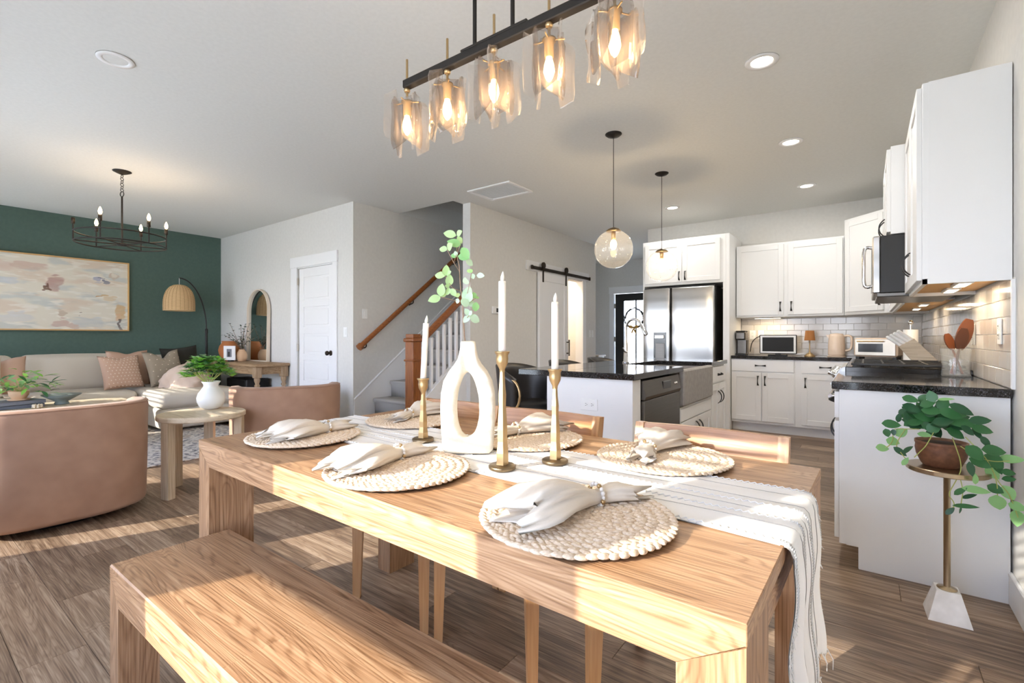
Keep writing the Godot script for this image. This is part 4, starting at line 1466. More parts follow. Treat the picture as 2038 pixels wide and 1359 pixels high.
	solo(st, "power_cord", M.black, "black plug and cord hanging from outlet behind coffee maker", "cord")

# ---------------------------------------------------------------- dining
const T_AT := Vector3(-1.023, 0, -1.157)
const T_TURN := -0.0214

func on_table(x: float, z: float, y := 0.762) -> Vector3:
	# a room point given in room x, z, on the table
	return Vector3(x, y, z)

func dining():
	# --- table: 1.82 x 0.93, mitred legs and apron
	var t := thing("dining_table", "long oak dining table with thick mitred apron and square legs", "dining table", T_AT, T_TURN)
	var st := S()
	bx(st, Vector3(0, 0.747, 0), Vector3(1.82, 0.03, 0.93), 0.0012)
	part(st, "tabletop", M.oak, t)
	for s in [-1, 1]:
		st = S()
		prism(st, [Vector2(-0.909, 0.7335), Vector2(0.909, 0.7335), Vector2(0.818, 0.676), Vector2(-0.818, 0.676)], 0.03, tf(0, 0, s * 0.449))
		part(st, "apron", M.oak, t)
		st = S()
		bx(st, Vector3(s * 0.885, 0.69, 0), Vector3(0.025, 0.08, 0.62), 0.002)
		part(st, "end_apron", M.oak, t)
		for q in [-1, 1]:
			st = S()
			prism(st, [Vector2(s * 0.818, 0), Vector2(s * 0.909, 0), Vector2(s * 0.909, 0.7305), Vector2(s * 0.818, 0.6755)], 0.15, tf(0, 0, q * 0.389))
			part(st, "leg", M.oak_up, t)
	# --- bench
	t = thing("dining_bench", "oak bench with thick seat slab in the foreground beside the table", "bench", Vector3(-1.05, 0, -0.59))
	st = S()
	bx(st, Vector3(0, 0.445, 0), Vector3(1.5, 0.03, 0.332), 0.004)
	part(st, "seat", M.oak, t)
	for s in [-1, 1]:
		st = S()
		prism(st, [Vector2(-0.749, 0.4315), Vector2(0.749, 0.4315), Vector2(0.67, 0.355), Vector2(-0.67, 0.355)], 0.028, tf(0, 0, s * 0.151))
		part(st, "apron", M.oak, t)
		st = S()
		bx(st, Vector3(s * 0.735, 0.39, 0), Vector3(0.026, 0.078, 0.28), 0.002)
		part(st, "end_apron", M.oak, t)
		for q in [-1, 1]:
			st = S()
			prism(st, [Vector2(s * 0.67, 0), Vector2(s * 0.749, 0), Vector2(s * 0.749, 0.4295), Vector2(s * 0.67, 0.3545)], 0.1, tf(0, 0, q * 0.115))
			part(st, "leg", M.oak_up, t)
	# --- chairs
	var c0 := make_chair("wooden dining chair across the table, leftmost, mostly hidden behind the tall vase")
	c0.position = Vector3(-1.575, 0, -1.48)
	copy_of(c0, "wooden dining chair across the table, middle one, behind the tallest candlestick", Vector3(-1.075, 0, -1.48), 0)
	copy_of(c0, "wooden dining chair across the table, rightmost, nearest the range", Vector3(-0.437, 0, -1.48), 0)
	runner()
	place_settings()
	centrepiece()

func make_chair(label: String) -> Node3D:
	# faces +z (the table); seat front at z +0.23, back at z -0.23
	var t := thing("dining_chair", label, "chair", Vector3.ZERO, 0, "dining chairs across the table")
	var st := S()
	rbox(st, Vector3(0, 0.445, 0.0), Vector3(0.46, 0.035, 0.44), 0.014, 8)
	part(st, "seat", M.chair_wood, t)
	for s in [-1, 1]:
		st = S()
		tube(st, [Vector3(s * 0.205, 0.43, 0.205), Vector3(s * 0.212, 0.0, 0.21)], [0.034, 0.022], 4, true, false)
		part(st, "front_leg", M.chair_wood_up, t)
		st = S()
		var pts := [Vector2(-0.20, 0.0), Vector2(-0.235, 0.0), Vector2(-0.185, 0.42), Vector2(-0.215, 0.66), Vector2(-0.245, 0.82), Vector2(-0.205, 0.823), Vector2(-0.17, 0.66), Vector2(-0.14, 0.42)]
		prism(st, pts, 0.03, Transform3D(Basis(Vector3(0, 0, 1), Vector3.UP, Vector3(-1, 0, 0)), Vector3(s * 0.231, 0, 0)))
		part(st, "back_post", M.chair_wood_up, t)
		st = S()
		bx(st, Vector3(s * 0.21, 0.4, 0.0), Vector3(0.02, 0.05, 0.36), 0.002)
		part(st, "side_rail", M.chair_wood, t)
	st = S()
	var f := []
	var b := []
	for i in 7:
		var y := 0.58 + 0.04 * i
		var rf := []
		var rb := []
		for j in 13:
			var x := -0.217 + 0.434 * j / 12.0
			var z := -0.165 - (y - 0.58) * 0.2 - 0.028 * (1 - pow(x / 0.217, 2))
			rf.append(Vector3(x, y, z))
			rb.append(Vector3(x, y, z - 0.022))
		f.append(rf)
		b.append(rb)
	grid_flip(st, f)
	for r in b: r.reverse()
	grid_flip(st, b)
	for r in b: r.reverse()
	st.set_smooth_group(-1)
	for j in 12:
		face(st, [f[6][j], f[6][j + 1], b[6][j + 1], b[6][j]], Vector3.UP)
		face(st, [f[0][j], f[0][j + 1], b[0][j + 1], b[0][j]], Vector3.DOWN)
	part(st, "backrest", M.chair_wood, t)
	st = S()
	bx(st, Vector3(0, 0.4, 0.2), Vector3(0.4, 0.05, 0.02), 0.002)
	bx(st, Vector3(0, 0.4, -0.16), Vector3(0.4, 0.05, 0.02), 0.002)
	part(st, "cross_rail", M.chair_wood, t)
	return t

func runner():
	var t := thing("table_runner", "white woven table runner with grey stripes and frayed end over table edge", "table runner", T_AT, T_TURN)
	# table-local: z -0.18..0.17, from x -0.9 over the right end, down to y 0.43
	var path := []
	for i in 41: path.append(Vector3(lerpf(-0.912, 0.9, i / 40.0), 0.7655, 0))
	for p in [Vector3(0.914, 0.7635, 0), Vector3(0.922, 0.755, 0), Vector3(0.926, 0.74, 0)]: path.append(p)
	for i in 18: path.append(Vector3(0.927 + 0.004 * sin(i * 0.5), 0.72 - 0.018 * i, 0))
	var rows := []
	var nz := 31
	for i in path.size():
		var row := []
		for j in nz:
			var f := j / float(nz - 1)
			var hang := maxf(0.0, (0.76 - path[i].y) / 0.34)
			var z := lerpf(-0.182, 0.172, f)
			var wob := 0.003 * sin(i * 0.9 + j * 0.1) if (j == 0 or j == nz - 1) else 0.0
			z = z * (1.0 - 0.12 * hang) + wob - 0.02 * hang
			var fold := 0.012 * hang * sin(f * 16.0 + 0.6) + 0.006 * hang * sin(f * 37.0)
			row.append(path[i] + Vector3(fold if hang > 0 else 0.0, 0.0009 * sin(i * 0.7 + j * 0.9) if hang <= 0 else 0.0, z))
		rows.append(row)
	var st := S()
	for i in rows.size() - 1:
		for j in nz - 1: pass
	# top faces up: rows go +x, columns go +z -> (x) x (z) = -y, so reverse columns
	for r in rows: r.reverse()
	grid(st, rows)
	var under := []
	for r in rows:
		var u := []
		for p in r: u.append(p - (Vector3(0, 0.0022, 0) if p.y > 0.76 else Vector3(0.0022, 0, 0)))
		u.reverse()
		under.append(u)
	grid(st, under)
	part(st, "cloth", M.runner, t)
	for r in rows: r.reverse()
	for f in [0.16, 0.36, 0.56, 0.76]:
		st = S()
		var pts := []
		var j := int(f * (nz - 1))
		for i in rows.size(): pts.append(rows[i][j] + (Vector3(0, 0.0006, 0) if rows[i][j].y > 0.762 else Vector3(0.0008, 0, 0)))
		tube(st, pts, 0.0007, 4, false)
		part(st, "stitched_stripe", M.runner_thread, t)
	for f in [0.02, 0.46, 0.66, 0.98]:
		# raised woven band: a dense zigzag cord
		st = S()
		var pts := []
		for i in range(0, (rows.size() - 1) * 6):
			var k := i / 6
			var q := (i % 6) / 6.0
			var j := int(f * (nz - 1))
			var p: Vector3 = rows[k][j].lerp(rows[k + 1][j], q)
			pts.append(p + Vector3(0.001 if p.y < 0.762 else 0.0, 0.0012 if p.y >= 0.762 else 0.0, 0.006 * (1 if i % 2 else -1)))
		tube(st, pts, 0.0016, 4, false)
		part(st, "woven_band", M.runner, t)
	st = S()
	var last: Array = rows[-1]
	for k in 70:
		var j := rng.randi() % nz
		var p: Vector3 = last[j] + Vector3(rng.randf_range(-0.003, 0.003), 0.004, rng.randf_range(-0.006, 0.006))
		var q := p + Vector3(rng.randf_range(-0.01, 0.014), -rng.randf_range(0.02, 0.055), rng.randf_range(-0.014, 0.014))
		tube(st, [p, (p + q) / 2 + Vector3(rng.randf_range(-0.006, 0.006), 0, rng.randf_range(-0.006, 0.006)), q], [0.0016, 0.0012, 0.0007], 3, false)
	# loose threads along both hanging edges
	for k in 60:
		var i := 44 + rng.randi() % (rows.size() - 45)
		var p: Vector3 = rows[i][0 if k % 2 else nz - 1]
		var q := p + Vector3(rng.randf_range(0, 0.008), -rng.randf_range(0.004, 0.02), (-1 if k % 2 else 1) * rng.randf_range(0.003, 0.012))
		tube(st, [p, q], [0.0013, 0.0006], 3, false)
	part(st, "fringe", M.runner, t)

func mat_mesh() -> ArrayMesh:
	var st := S()
	var one := S()
	ball(one, Vector3.ZERO, Vector3(0.0165, 0.0052, 0.0082), 8, 4)
	var lump := commit(one)
	var r := 0.008
	while r < 0.188:
		var n := maxi(6, int(TAU * r / 0.0175))
		for k in n:
			for s in [-1, 1]:
				var a := TAU * (k + (0.5 if s > 0 else 0.0)) / n
				var rr: float = r + s * 0.0055
				var b: Basis = Basis(Vector3.UP, -a - PI / 2 + s * 0.55) * Basis(Vector3(0, 0, 1), 0.18)
				st.append_from(lump, 0, Transform3D(b, Vector3(rr * cos(a), 0.0062 + rng.randf_range(-0.0006, 0.0012), rr * sin(a))))
		r += 0.0215
	lathe(st, [[0, 0.0], [0.18, 0.0], [0.184, 0.003], [0, 0.0032]], 40)
	return st.commit()

func napkin_mesh(sd: int) -> ArrayMesh:
	# lies along +x: fan end at x -0.19, ring at 0, tail end at 0.085
	var r2 := RandomNumberGenerator.new()
	r2.seed = sd
	var ph := [r2.randf() * TAU, r2.randf() * TAU, r2.randf() * TAU]
	var st := S()
	var n := 44
	var rows := []
	var xs := [[-0.205, 0.062, 0.014], [-0.18, 0.07, 0.022], [-0.15, 0.07, 0.029], [-0.115, 0.062, 0.032], [-0.08, 0.05, 0.031], [-0.045, 0.034, 0.026], [-0.018, 0.021, 0.018], [0.0, 0.0165, 0.0155], [0.02, 0.022, 0.017], [0.045, 0.03, 0.019], [0.075, 0.036, 0.017], [0.1, 0.035, 0.012]]
	for i in xs.size():
		var x: float = xs[i][0]
		var w: float = xs[i][1]
		var h: float = xs[i][2]
		var amp := clampf(absf(x) * 2.2, 0.03, 0.34)
		var row := []
		for j in n:
			var a := TAU * j / n
			var k: float = 1.0 + amp * (0.5 * sin(5 * a + ph[0] + x * 8) + 0.4 * sin(9 * a + ph[1] - x * 14) + 0.3 * sin(14 * a + ph[2]))
			var y := h * sin(a) * k
			var z := w * cos(a) * k + x * x * 0.5 * sin(ph[1])
			y = maxf(y + h * 0.9, 0.0006)
			var dx := 0.03 * sin(3 * a + ph[2]) + 0.012 * sin(7 * a) if (i == 0 or i == xs.size() - 1) else 0.0
			row.append(Vector3(x + dx, y, z))
		rows.append(row)
	# rows run along +x: T x A must point out; ring goes y->z so flip
	for r in rows: r.reverse()
	grid(st, rows, true)
	# hollow ends: an inner lip going back inside
	for e in [0, rows.size() - 1]:
		var lip := [rows[e]]
		for d in [[0.9, 0.012], [0.72, 0.035], [0.2, 0.05]]:
			var c := Vector3.ZERO
			for p in rows[e]: c += p / n
			var row := []
			for p in rows[e]: row.append(c + (p - c) * d[0] + Vector3(d[1] if e == 0 else -d[1], 0, 0))
			lip.append(row)
		if e == 0: lip.reverse()
		grid(st, lip, true)
	return commit(st)

func ring_beads(gold: bool) -> ArrayMesh:
	var st := S()
	for k in 16:
		if (k % 4 == 3) != gold: continue
		var a := TAU * k / 16.0
		ball(st, Vector3(0, 0.0185 + 0.0225 * sin(a), 0.024 * cos(a)), Vector3.ONE * (0.0052 if k % 2 else 0.0045), 8, 6)
	return commit(st)

func place_settings():
	var mm := mat_mesh()
	var nm := [napkin_mesh(3), napkin_mesh(8), napkin_mesh(15)]
	var bw := ring_beads(false)
	var bg := ring_beads(true)
	mat("bead_white", rgb(226, 220, 212), 0.25)
	# mat x, z; ring offset x, z; napkin direction (fan -> tail), names
	var sets := [
		[-1.65, -0.95, 0.03, -0.07, 1.66, "near side left", 0],
		[-1.03, -0.865, -0.065, -0.055, 1.63, "near side middle", 1],
		[-0.47, -0.85, 0.01, -0.07, 1.12, "near side right", 2],
		[-1.59, -1.41, -0.02, 0.0, -1.35, "far side left", 1],
		[-0.97, -1.40, -0.06, -0.01, -1.9, "far side middle", 2],
		[-0.49, -1.42, -0.04, 0.02, -1.45, "far side right", 0],
	]
	var where := ["round woven straw placemat at the table's near left end", "round woven straw placemat in the middle of the near side", "large round woven straw placemat at the table's near right corner", "round woven straw placemat behind the shortest candlestick", "round woven straw placemat behind the tallest candlestick", "round woven straw placemat on the far right of the table"]
	var nl := ["beige linen napkin gathered on the near left placemat", "pale sunlit linen napkin gathered on the near middle placemat", "beige linen napkin fanned out on the near right placemat", "beige linen napkin behind the shortest candlestick", "beige linen napkin lying behind the tallest candlestick", "beige linen napkin on the far right placemat, in front of rightmost chair"]
	var rl := ["beaded ring round the napkin on the near left placemat", "beaded ring round the napkin on the near middle placemat", "white and gold beaded ring on the near right napkin", "beaded ring round the napkin behind the shortest candlestick", "beaded ring round the napkin behind the tallest candlestick", "white beaded ring round the napkin on the far right placemat"]
	for k in 6:
		var s: Array = sets[k]
		solo(mm, "placemat", M.straw, where[k], "placemat", tf(s[0], 0.7675, s[1], rng.randf() * TAU), "woven round placemats")
		var at := Vector3(s[0] + s[2], 0.7795, s[1] + s[3])
		solo(nm[s[6]], "napkin", M.napkin, nl[k], "napkin", tf(at.x, at.y, at.z, s[4]), "linen napkins on the placemats")
		var r := thing("napkin_ring", rl[k], "napkin ring", at, s[4], "beaded napkin rings")
		part(bw, "white_beads", M.bead_white, r)
		part(bg, "gold_beads", M.brass, r)

func candlestick(at: Vector3, hh: float, ch: float, lean: float, l1: String, l2: String):
	var t := thing("candlestick", l1, "candlestick", at, 0.5, "brass candlesticks")
	var st := S()
	lathe(st, [[0, 0], [0.036, 0], [0.038, 0.003], [0.038, 0.009], [0.034, 0.012], [0, 0.013]], 28)
	part(st, "base", M.brass_dark, t)
	st = S()
	var prof := []
	var neck := hh - 0.055
	for k in 9:
		var f := k / 8.0
		prof.append([lerpf(0.0175, 0.0075, f) + 0.0012 * sin(k * 2.3), 0.012 + (neck - 0.012) * f])
	lathe(st, prof, 5, Transform3D.IDENTITY, false)
	part(st, "stem", M.brass, t)
	st = S()
	lathe(st, [[0.0075, neck - 0.002], [0.008, neck + 0.006], [0.016, neck + 0.022], [0.0175, neck + 0.034], [0.0165, neck + 0.044], [0.021, neck + 0.052], [0.0215, neck + 0.055], [0.012, neck + 0.055], [0.0105, neck + 0.048], [0, neck + 0.047]], 20)
	part(st, "cup", M.brass, t)
	var c := thing("taper_candle", l2, "candle", at + Vector3(0, hh - 0.006, 0), 0.64, "white taper candles")
	c.rotation.z = -lean
	st = S()
	lathe(st, [[0, 0], [0.0105, 0], [0.0103, ch - 0.006], [0.0095, ch], [0.005, ch - 0.002], [0, ch - 0.003]], 20)
	part(st, "candle_body", M.candle, c)
	st = S()
	var rows := []
	for k in 9:
		var f := k / 8.0
		rows.append(ring(0.0055 * sin(PI * pow(f, 0.7) * 0.96 + 0.04) + 0.0002, 0, 10, Transform3D(Basis.IDENTITY, Vector3(0.002 * f, ch - 0.004 + 0.031 * f, 0))))
	grid(st, rows, true)
	part(st, "flame_tip", M.candle, c)

func centrepiece():
	candlestick(Vector3(-1.25, 0.7685, -1.16), 0.22, 0.2, 0.05, "shortest brass candlestick, left of the sculptural vase", "leaning white taper candle in the shortest candlestick")
	candlestick(Vector3(-0.81, 0.7685, -1.045), 0.325, 0.2, 0.0, "tallest hammered brass candlestick, just right of the vase", "white taper candle in the tallest candlestick")
	candlestick(Vector3(-0.725, 0.7685, -1.185), 0.272, 0.2, 0.0, "middle-height brass candlestick, rightmost of the three", "white taper candle in the rightmost candlestick")
	# vase
	var vn := thing("sculptural_vase", "cream ceramic vase with large oval hole through its body", "vase", Vector3(-1.012, 0.768, -1.13), deg_to_rad(36.6))
	var o := [[0, 0], [0.04, 0], [0.068, 0.001], [0.079, 0.012], [0.082, 0.05], [0.085, 0.1], [0.086, 0.15], [0.084, 0.19], [0.076, 0.228], [0.06, 0.258], [0.042, 0.28], [0.031, 0.3], [0.0255, 0.325], [0.0225, 0.351], [0.012, 0.353], [0, 0.353]]
	var n := [[0, 0.052], [0.006, 0.053], [0.013, 0.057], [0.021, 0.066], [0.029, 0.085], [0.034, 0.108], [0.036, 0.135], [0.0355, 0.16], [0.033, 0.184], [0.0285, 0.205], [0.023, 0.222], [0.017, 0.236], [0.011, 0.246], [0.006, 0.251], [0.003, 0.253], [0, 0.254]]
	var lp := []
	for i in o.size(): lp.append([Vector3(o[i][0], o[i][1], 0), Vector3(n[i][0], n[i][1], 0)])
	for i in range(o.size() - 2, 0, -1): lp.append([Vector3(-o[i][0], o[i][1], 0), Vector3(-n[i][0], n[i][1], 0)])
	var rows := []
	for i in lp.size() + 1:
		var a: Vector3 = lp[i % lp.size()][0]
		var b: Vector3 = lp[i % lp.size()][1]
		var c := (a + b) / 2
		var h := (a - b) / 2
		var row := []
		var dd := lerpf(0.036, 0.021, clampf((c.y - 0.26) / 0.05, 0, 1))
		for j in 20:
			var th := TAU * j / 20.0
			row.append(c + h * signf(cos(th)) * pow(absf(cos(th)), 0.55) + Vector3(0, 0, dd * signf(sin(th)) * pow(absf(sin(th)), 0.55)))
		rows.append(row)
	var st := S()
	for r in rows: r.reverse()
	grid(st, rows, true)
	part(st, "body", M.ceramic, vn)
	# branch, laid out in the vase's own plane: x right, y up, metres from the vase foot
	var br := thing("leafy_branch", "tall pale green leafy branch standing in the sculptural vase", "branch", Vector3(-1.012, 0.768, -1.13), deg_to_rad(36.6))
	var P := func(x: float, y: float, d := 0.0) -> Vector3:
		return Vector3((780.0 + x / 5.664 - 932.0) * 0.001583, (899.0 - 440.0 - y / 5.664) * 0.001583, d)
	st = S()
	tube(st, curve([Vector3(0, 0.335, 0), P.call(825, 1330), P.call(810, 1150), P.call(795, 900), P.call(775, 700, 0.01), P.call(765, 500, 0.015), P.call(740, 380, 0.01), P.call(735, 165, 0.0)], 5), [0.0022, 0.0022, 0.0022, 0.0022, 0.0022, 0.0021, 0.0021, 0.002, 0.002, 0.002, 0.002, 0.002, 0.0019, 0.0019, 0.0019, 0.0018, 0.0018, 0.0017, 0.0017, 0.0016, 0.0016, 0.0015, 0.0015, 0.0014, 0.0014, 0.0013, 0.0013, 0.0012, 0.0012, 0.0011, 0.0011, 0.001, 0.001, 0.0009, 0.0009, 0.0008], 6)
	for b in [[[765, 555], [700, 450], [630, 310]], [[780, 770], [690, 740], [610, 610]], [[790, 890], [700, 880], [555, 845]], [[800, 900], [850, 830], [905, 575]], [[800, 930], [900, 890], [950, 860]], [[815, 1100], [850, 1080], [878, 1052]], [[700, 450], [725, 390], [780, 265]]]:
		tube(st, curve([P.call(b[0][0], b[0][1]), P.call(b[1][0], b[1][1], 0.012), P.call(b[2][0], b[2][1], 0.02)], 5), 0.0011, 5)
	part(st, "twig", M.twig, br)
	var lv := [[730, 155, 590, 120, 0], [738, 150, 797, 118, 0], [742, 165, 792, 236, 0], [782, 262, 640, 222, 2], [790, 290, 872, 410, 2], [750, 385, 878, 408, 2], [740, 385, 668, 372, 2], [735, 380, 718, 335, 1], [630, 315, 535, 288, 0], [635, 310, 692, 268, 0], [835, 425, 915, 475, 1], [905, 575, 855, 522, 2], [908, 580, 925, 640, 1], [960, 600, 1045, 608, 1], [605, 610, 482, 583, 0], [610, 605, 632, 500, 0], [625, 600, 676, 568, 0], [650, 720, 665, 600, 0], [655, 730, 613, 722, 0], [660, 745, 618, 818, 0], [670, 750, 724, 832, 0], [555, 845, 428, 888, 0], [550, 835, 582, 706, 0], [560, 840, 608, 798, 0], [750, 850, 720, 788, 0], [755, 860, 735, 915, 1], [800, 860, 862, 785, 1], [830, 880, 872, 715, 1], [850, 900, 905, 800, 1], [862, 950, 812, 870, 1], [880, 950, 915, 880, 1], [935, 860, 922, 785, 2], [940, 860, 972, 828, 2], [955, 900, 938, 1002, 2], [870, 1050, 835, 978, 1], [875, 1055, 818, 1128, 1], [880, 1055, 988, 1118, 1], [870, 1050, 902, 1000, 1], [820, 860, 800, 930, 1], [850, 700, 835, 640, 1]]
	for l in lv:
		var a: Vector3 = P.call(l[0], l[1], 0.012)
		var b: Vector3 = P.call(l[2], l[3], 0.012 + rng.randf_range(-0.02, 0.03))
		st = S()
		var d := b - a
		leaf(st, aim(a, b, Vector3(rng.randf_range(-0.3, 0.3), 0.25, 1.0)), d.length() * 1.04, d.length() * 0.52 + 0.006, 0.08, 0.2, 6, 0.85)
		part(st, "leaf", [M.leaf_pale, M.leaf_mint, M.leaf_light][l[4]], br)

# ---------------------------------------------------------------- hanging lights
func glass_slab(w: float, h: float, sd: int, slant: float) -> SurfaceTool:
	# wavy thick glass strip standing in x,y with its top at y = 0, the foot cut at a slant
	var r2 := RandomNumberGenerator.new()
	r2.seed = sd
	var p := r2.randf() * TAU
	var st := S()
	var rows := []
	var m := 10
	for i in m + 1:
		var f := float(i) / m
		var half := w / 2 * (1.0 + 0.05 * sin(f * 9.0 + p)) * (0.86 if i == 0 or i == m else 1.0)
		var th := 0.0032
		var zo := 0.003 * sin(f * 7.0 + p * 2.0)
		var row := []
		for k in [[-1, -1], [-0.4, -1.3], [0.4, -0.8], [1, -1], [1, 1], [0.4, 1.3], [-0.4, 0.8], [-1, 1]]:
			var y: float = -h * (1.0 - f) + (1.0 - f) * slant * k[0] + f * 0.012 * sin(k[0] * 2.0 + p)
			row.append(Vector3(k[0] * half, y, zo + k[1] * th + 0.0025 * sin(k[0] * 4 + f * 5 + p)))
		rows.append(row)
	grid(st, rows, true)
	st.set_smooth_group(-1)
	face(st, rows[0], Vector3.DOWN)
	face(st, rows[m], Vector3.UP)
	return st

func linear_chandelier():
	var t := thing("linear_chandelier", "black bar chandelier with five smoky glass shades above dining table", "chandelier", Vector3(-0.921, 0, -1.15))
	part(box1(Vector3(-0.412, 2.024, -0.014), Vector3(0.415, 2.052, 0.014), 0.003), "bar", M.iron, t)
	for x in [-0.081, 0.069]:
		var st := S()
		tube(st, [Vector3(x, 2.05, 0), Vector3(x, CEIL - 0.02, 0)], 0.0065, 10)
		part(st, "hanging_rod", M.iron, t)
	part(box1(Vector3(-0.13, 2.05, -0.016), Vector3(0.13, 2.058, 0.016), 0.002), "bar_cap", M.iron, t)
	part(box1(Vector3(-0.17, CEIL - 0.022, -0.06), Vector3(0.16, CEIL, 0.06), 0.004), "ceiling_plate", M.iron, t)
	var slabs := []
	for k in 8: slabs.append([commit(glass_slab([0.074, 0.046][k % 2], [0.15, 0.165][k % 2] + 0.006 * ((k * 5) % 3), 20 + k, [0.022, -0.012][k % 2])), k])
	for i in 5:
		var x := -0.402 + 0.2 * i
		var sh := Node3D.new()
		sh.name = "shade"
		sh.position = Vector3(x, 2.0, 0)
		sh.rotation.y = 0.4 + i * 0.5
		t.add_child(sh, true)
		var st := S()
		tube(st, [Vector3(x, 2.128, 0), Vector3(x, 1.96, 0)], 0.0042, 8)
		lathe(st, [[0, 2.01], [0.009, 2.01], [0.012, 2.018], [0.008, 2.026], [0, 2.026]], 12, tf(x, 0, 0))
		part(st, "brass_rod", M.brass, t)
		st = S()
		lathe(st, [[0, -0.075], [0.013, -0.074], [0.014, -0.03], [0.02, -0.028], [0.02, -0.022], [0, -0.02]], 14)
		for a in 4: tube(st, [Vector3(0, -0.024, 0), Vector3(0.045 * cos(a * PI / 2), -0.03, 0.045 * sin(a * PI / 2))], 0.0025, 6)
		part(st, "socket", M.brass, sh)
		st = S()
		lathe(st, [[0.006, -0.14], [0.011, -0.132], [0.0165, -0.115], [0.014, -0.095], [0.009, -0.078], [0.009, -0.07]], 14)
		lathe(st, [[0, -0.145], [0.006, -0.14]], 14)
		part(st, "bulb", M.bulb, sh)
		omni(sh, Vector3(0, -0.11, 0), 0.05, Color(1.0, 0.88, 0.72), 0.012)
		for k in 8:
			var a := TAU * k / 8.0
			var rr := 0.04 + 0.02 * (k % 2)
			var tw := 1.15 if k % 2 else 0.25
			part(slabs[k][0], "glass_panel", M.smoke_glass if k % 2 else M.smoke_glass_top, sh, Transform3D(Basis(Vector3.UP, -a + PI / 2 + tw), Vector3(rr * cos(a), -0.006 - 0.012 * (k % 3), rr * sin(a))))

func pendants():
	var ls := ["clear glass globe pendant over the island, nearer the camera", "clear glass globe pendant over the island, nearer the refrigerator"]
	for i in 2:
		var t := thing("globe_pendant", ls[i], "pendant light", Vector3([-1.609, -1.613][i], 0, [-3.515, -4.636][i]), i * 0.7, "glass globe pendants")
		var st := S()
		lathe(st, [[0, CEIL - 0.03], [0.012, CEIL - 0.028], [0.05, CEIL - 0.016], [0.065, CEIL - 0.004], [0.065, CEIL], [0, CEIL]], 28)
		part(st, "canopy", M.iron, t)
		st = S()
		tube(st, [Vector3(0, CEIL - 0.028, 0), Vector3(0, 2.0, 0)], 0.003, 6)
		part(st, "cord", M.black, t)
		st = S()
		lathe(st, [[0, 1.972], [0.058, 1.972], [0.06, 1.976], [0.045, 1.99], [0.012, 2.004], [0, 2.006]], 24)
		part(st, "cap", M.brass_dark, t)
		st = S()
		lathe(st, [[0, 1.905], [0.016, 1.906], [0.018, 1.945], [0.018, 1.972], [0, 1.972]], 14)
		part(st, "socket", M.brass, t)
		st = S()
		ball(st, Vector3(0, 1.868, 0), Vector3(0.026, 0.042, 0.026), 16, 10)
		part(st, "bulb", M.bulb, t)
		omni(t, Vector3(0, 1.868, 0), 0.15, Color(1.0, 0.88, 0.7), 0.02)
		st = S()
		var prof := []
		for k in 27:
			var a := -PI / 2 + PI * 0.885 * k / 26.0
			prof.append([0.151 * cos(a), 1.832 + 0.151 * sin(a)])
		lathe(st, prof, 44)
		var g := part(st, "glass_globe", M.globe_glass, t)
		st = S()
		for k in 40:
			var a := rng.randf() * TAU
			var e := rng.randf_range(-1.1, 0.7)
			var d := Vector3(cos(a) * cos(e), sin(e), sin(a) * cos(e)) * 0.149
			ball(st, Vector3(0, 1.832, 0) + d, Vector3.ONE * rng.randf_range(0.0015, 0.004), 6, 4)
		mat("bubble", Color(1, 1, 1, 0.35), 0.05, {"transparency": BaseMaterial3D.TRANSPARENCY_ALPHA})
		part(st, "seed_bubbles", M.bubble, g)

func ring_chandelier():
	var RR := 0.35
	var t := thing("ring_chandelier", "black iron double-ring chandelier with candle bulbs in the living room", "chandelier", Vector3(-5.79, 0, -1.46), 0.35)
	var st := S()
	lathe(st, [[0, CEIL - 0.035], [0.012, CEIL - 0.034], [0.045, CEIL - 0.02], [0.075, CEIL - 0.005], [0.075, CEIL], [0, CEIL]], 28)
	part(st, "canopy", M.iron, t)
	for k in 6:
		st = S()
		torus(st, 0.014, 0.003, Transform3D(Basis(Vector3.UP, PI / 2 * (k % 2)) * Basis(Vector3.RIGHT, PI / 2), Vector3(0, CEIL - 0.05 - 0.027 * k, 0)), 14, 6)
		part(st, "chain_link", M.iron, t)
	st = S()
	torus(st, 0.024, 0.004, Transform3D(Basis(Vector3.RIGHT, PI / 2), Vector3(0, CEIL - 0.222, 0)), 18, 6)
	part(st, "loop", M.iron, t)
	st = S()
	tube(st, [Vector3(0, CEIL - 0.245, 0), Vector3(0, 2.03, 0)], 0.008, 10)
	lathe(st, [[0, 2.02], [0.04, 2.02], [0.042, 2.03], [0.04, 2.045], [0, 2.048]], 16)
	part(st, "stem", M.iron, t)
	for y in [2.03, 2.12]:
		st = S()
		torus(st, RR, 0.0065, tf(0, y, 0), 64, 8)
		part(st, "ring", M.iron, t)
	for k in 6:
		var a := TAU * k / 6.0
		var d := Vector3(cos(a), 0, sin(a))
		st = S()
		tube(st, [Vector3(0, 2.032, 0), d * RR + Vector3(0, 2.032, 0)], 0.006, 8)
		tube(st, [d * RR + Vector3(0, 2.032, 0), d * RR + Vector3(0, 2.185, 0)], 0.006, 8)
		var arm := part(st, "arm", M.iron, t)
		st = S()
		lathe(st, [[0, 2.18], [0.015, 2.18], [0.015, 2.235], [0, 2.236]], 14, Transform3D(Basis.IDENTITY, d * RR))
		part(st, "candle_sleeve", M.bronze, arm)
		if k == 2: continue
		st = S()
		lathe(st, [[0.004, 2.234], [0.011, 2.245], [0.016, 2.262], [0.012, 2.285], [0.004, 2.306], [0, 2.31]], 12, Transform3D(Basis.IDENTITY, d * RR))
		part(st, "bulb", M.bulb, arm)
		omni(t, d * RR + Vector3(0, 2.266, 0), 0.03, Color(1.0, 0.88, 0.72), 0.012)

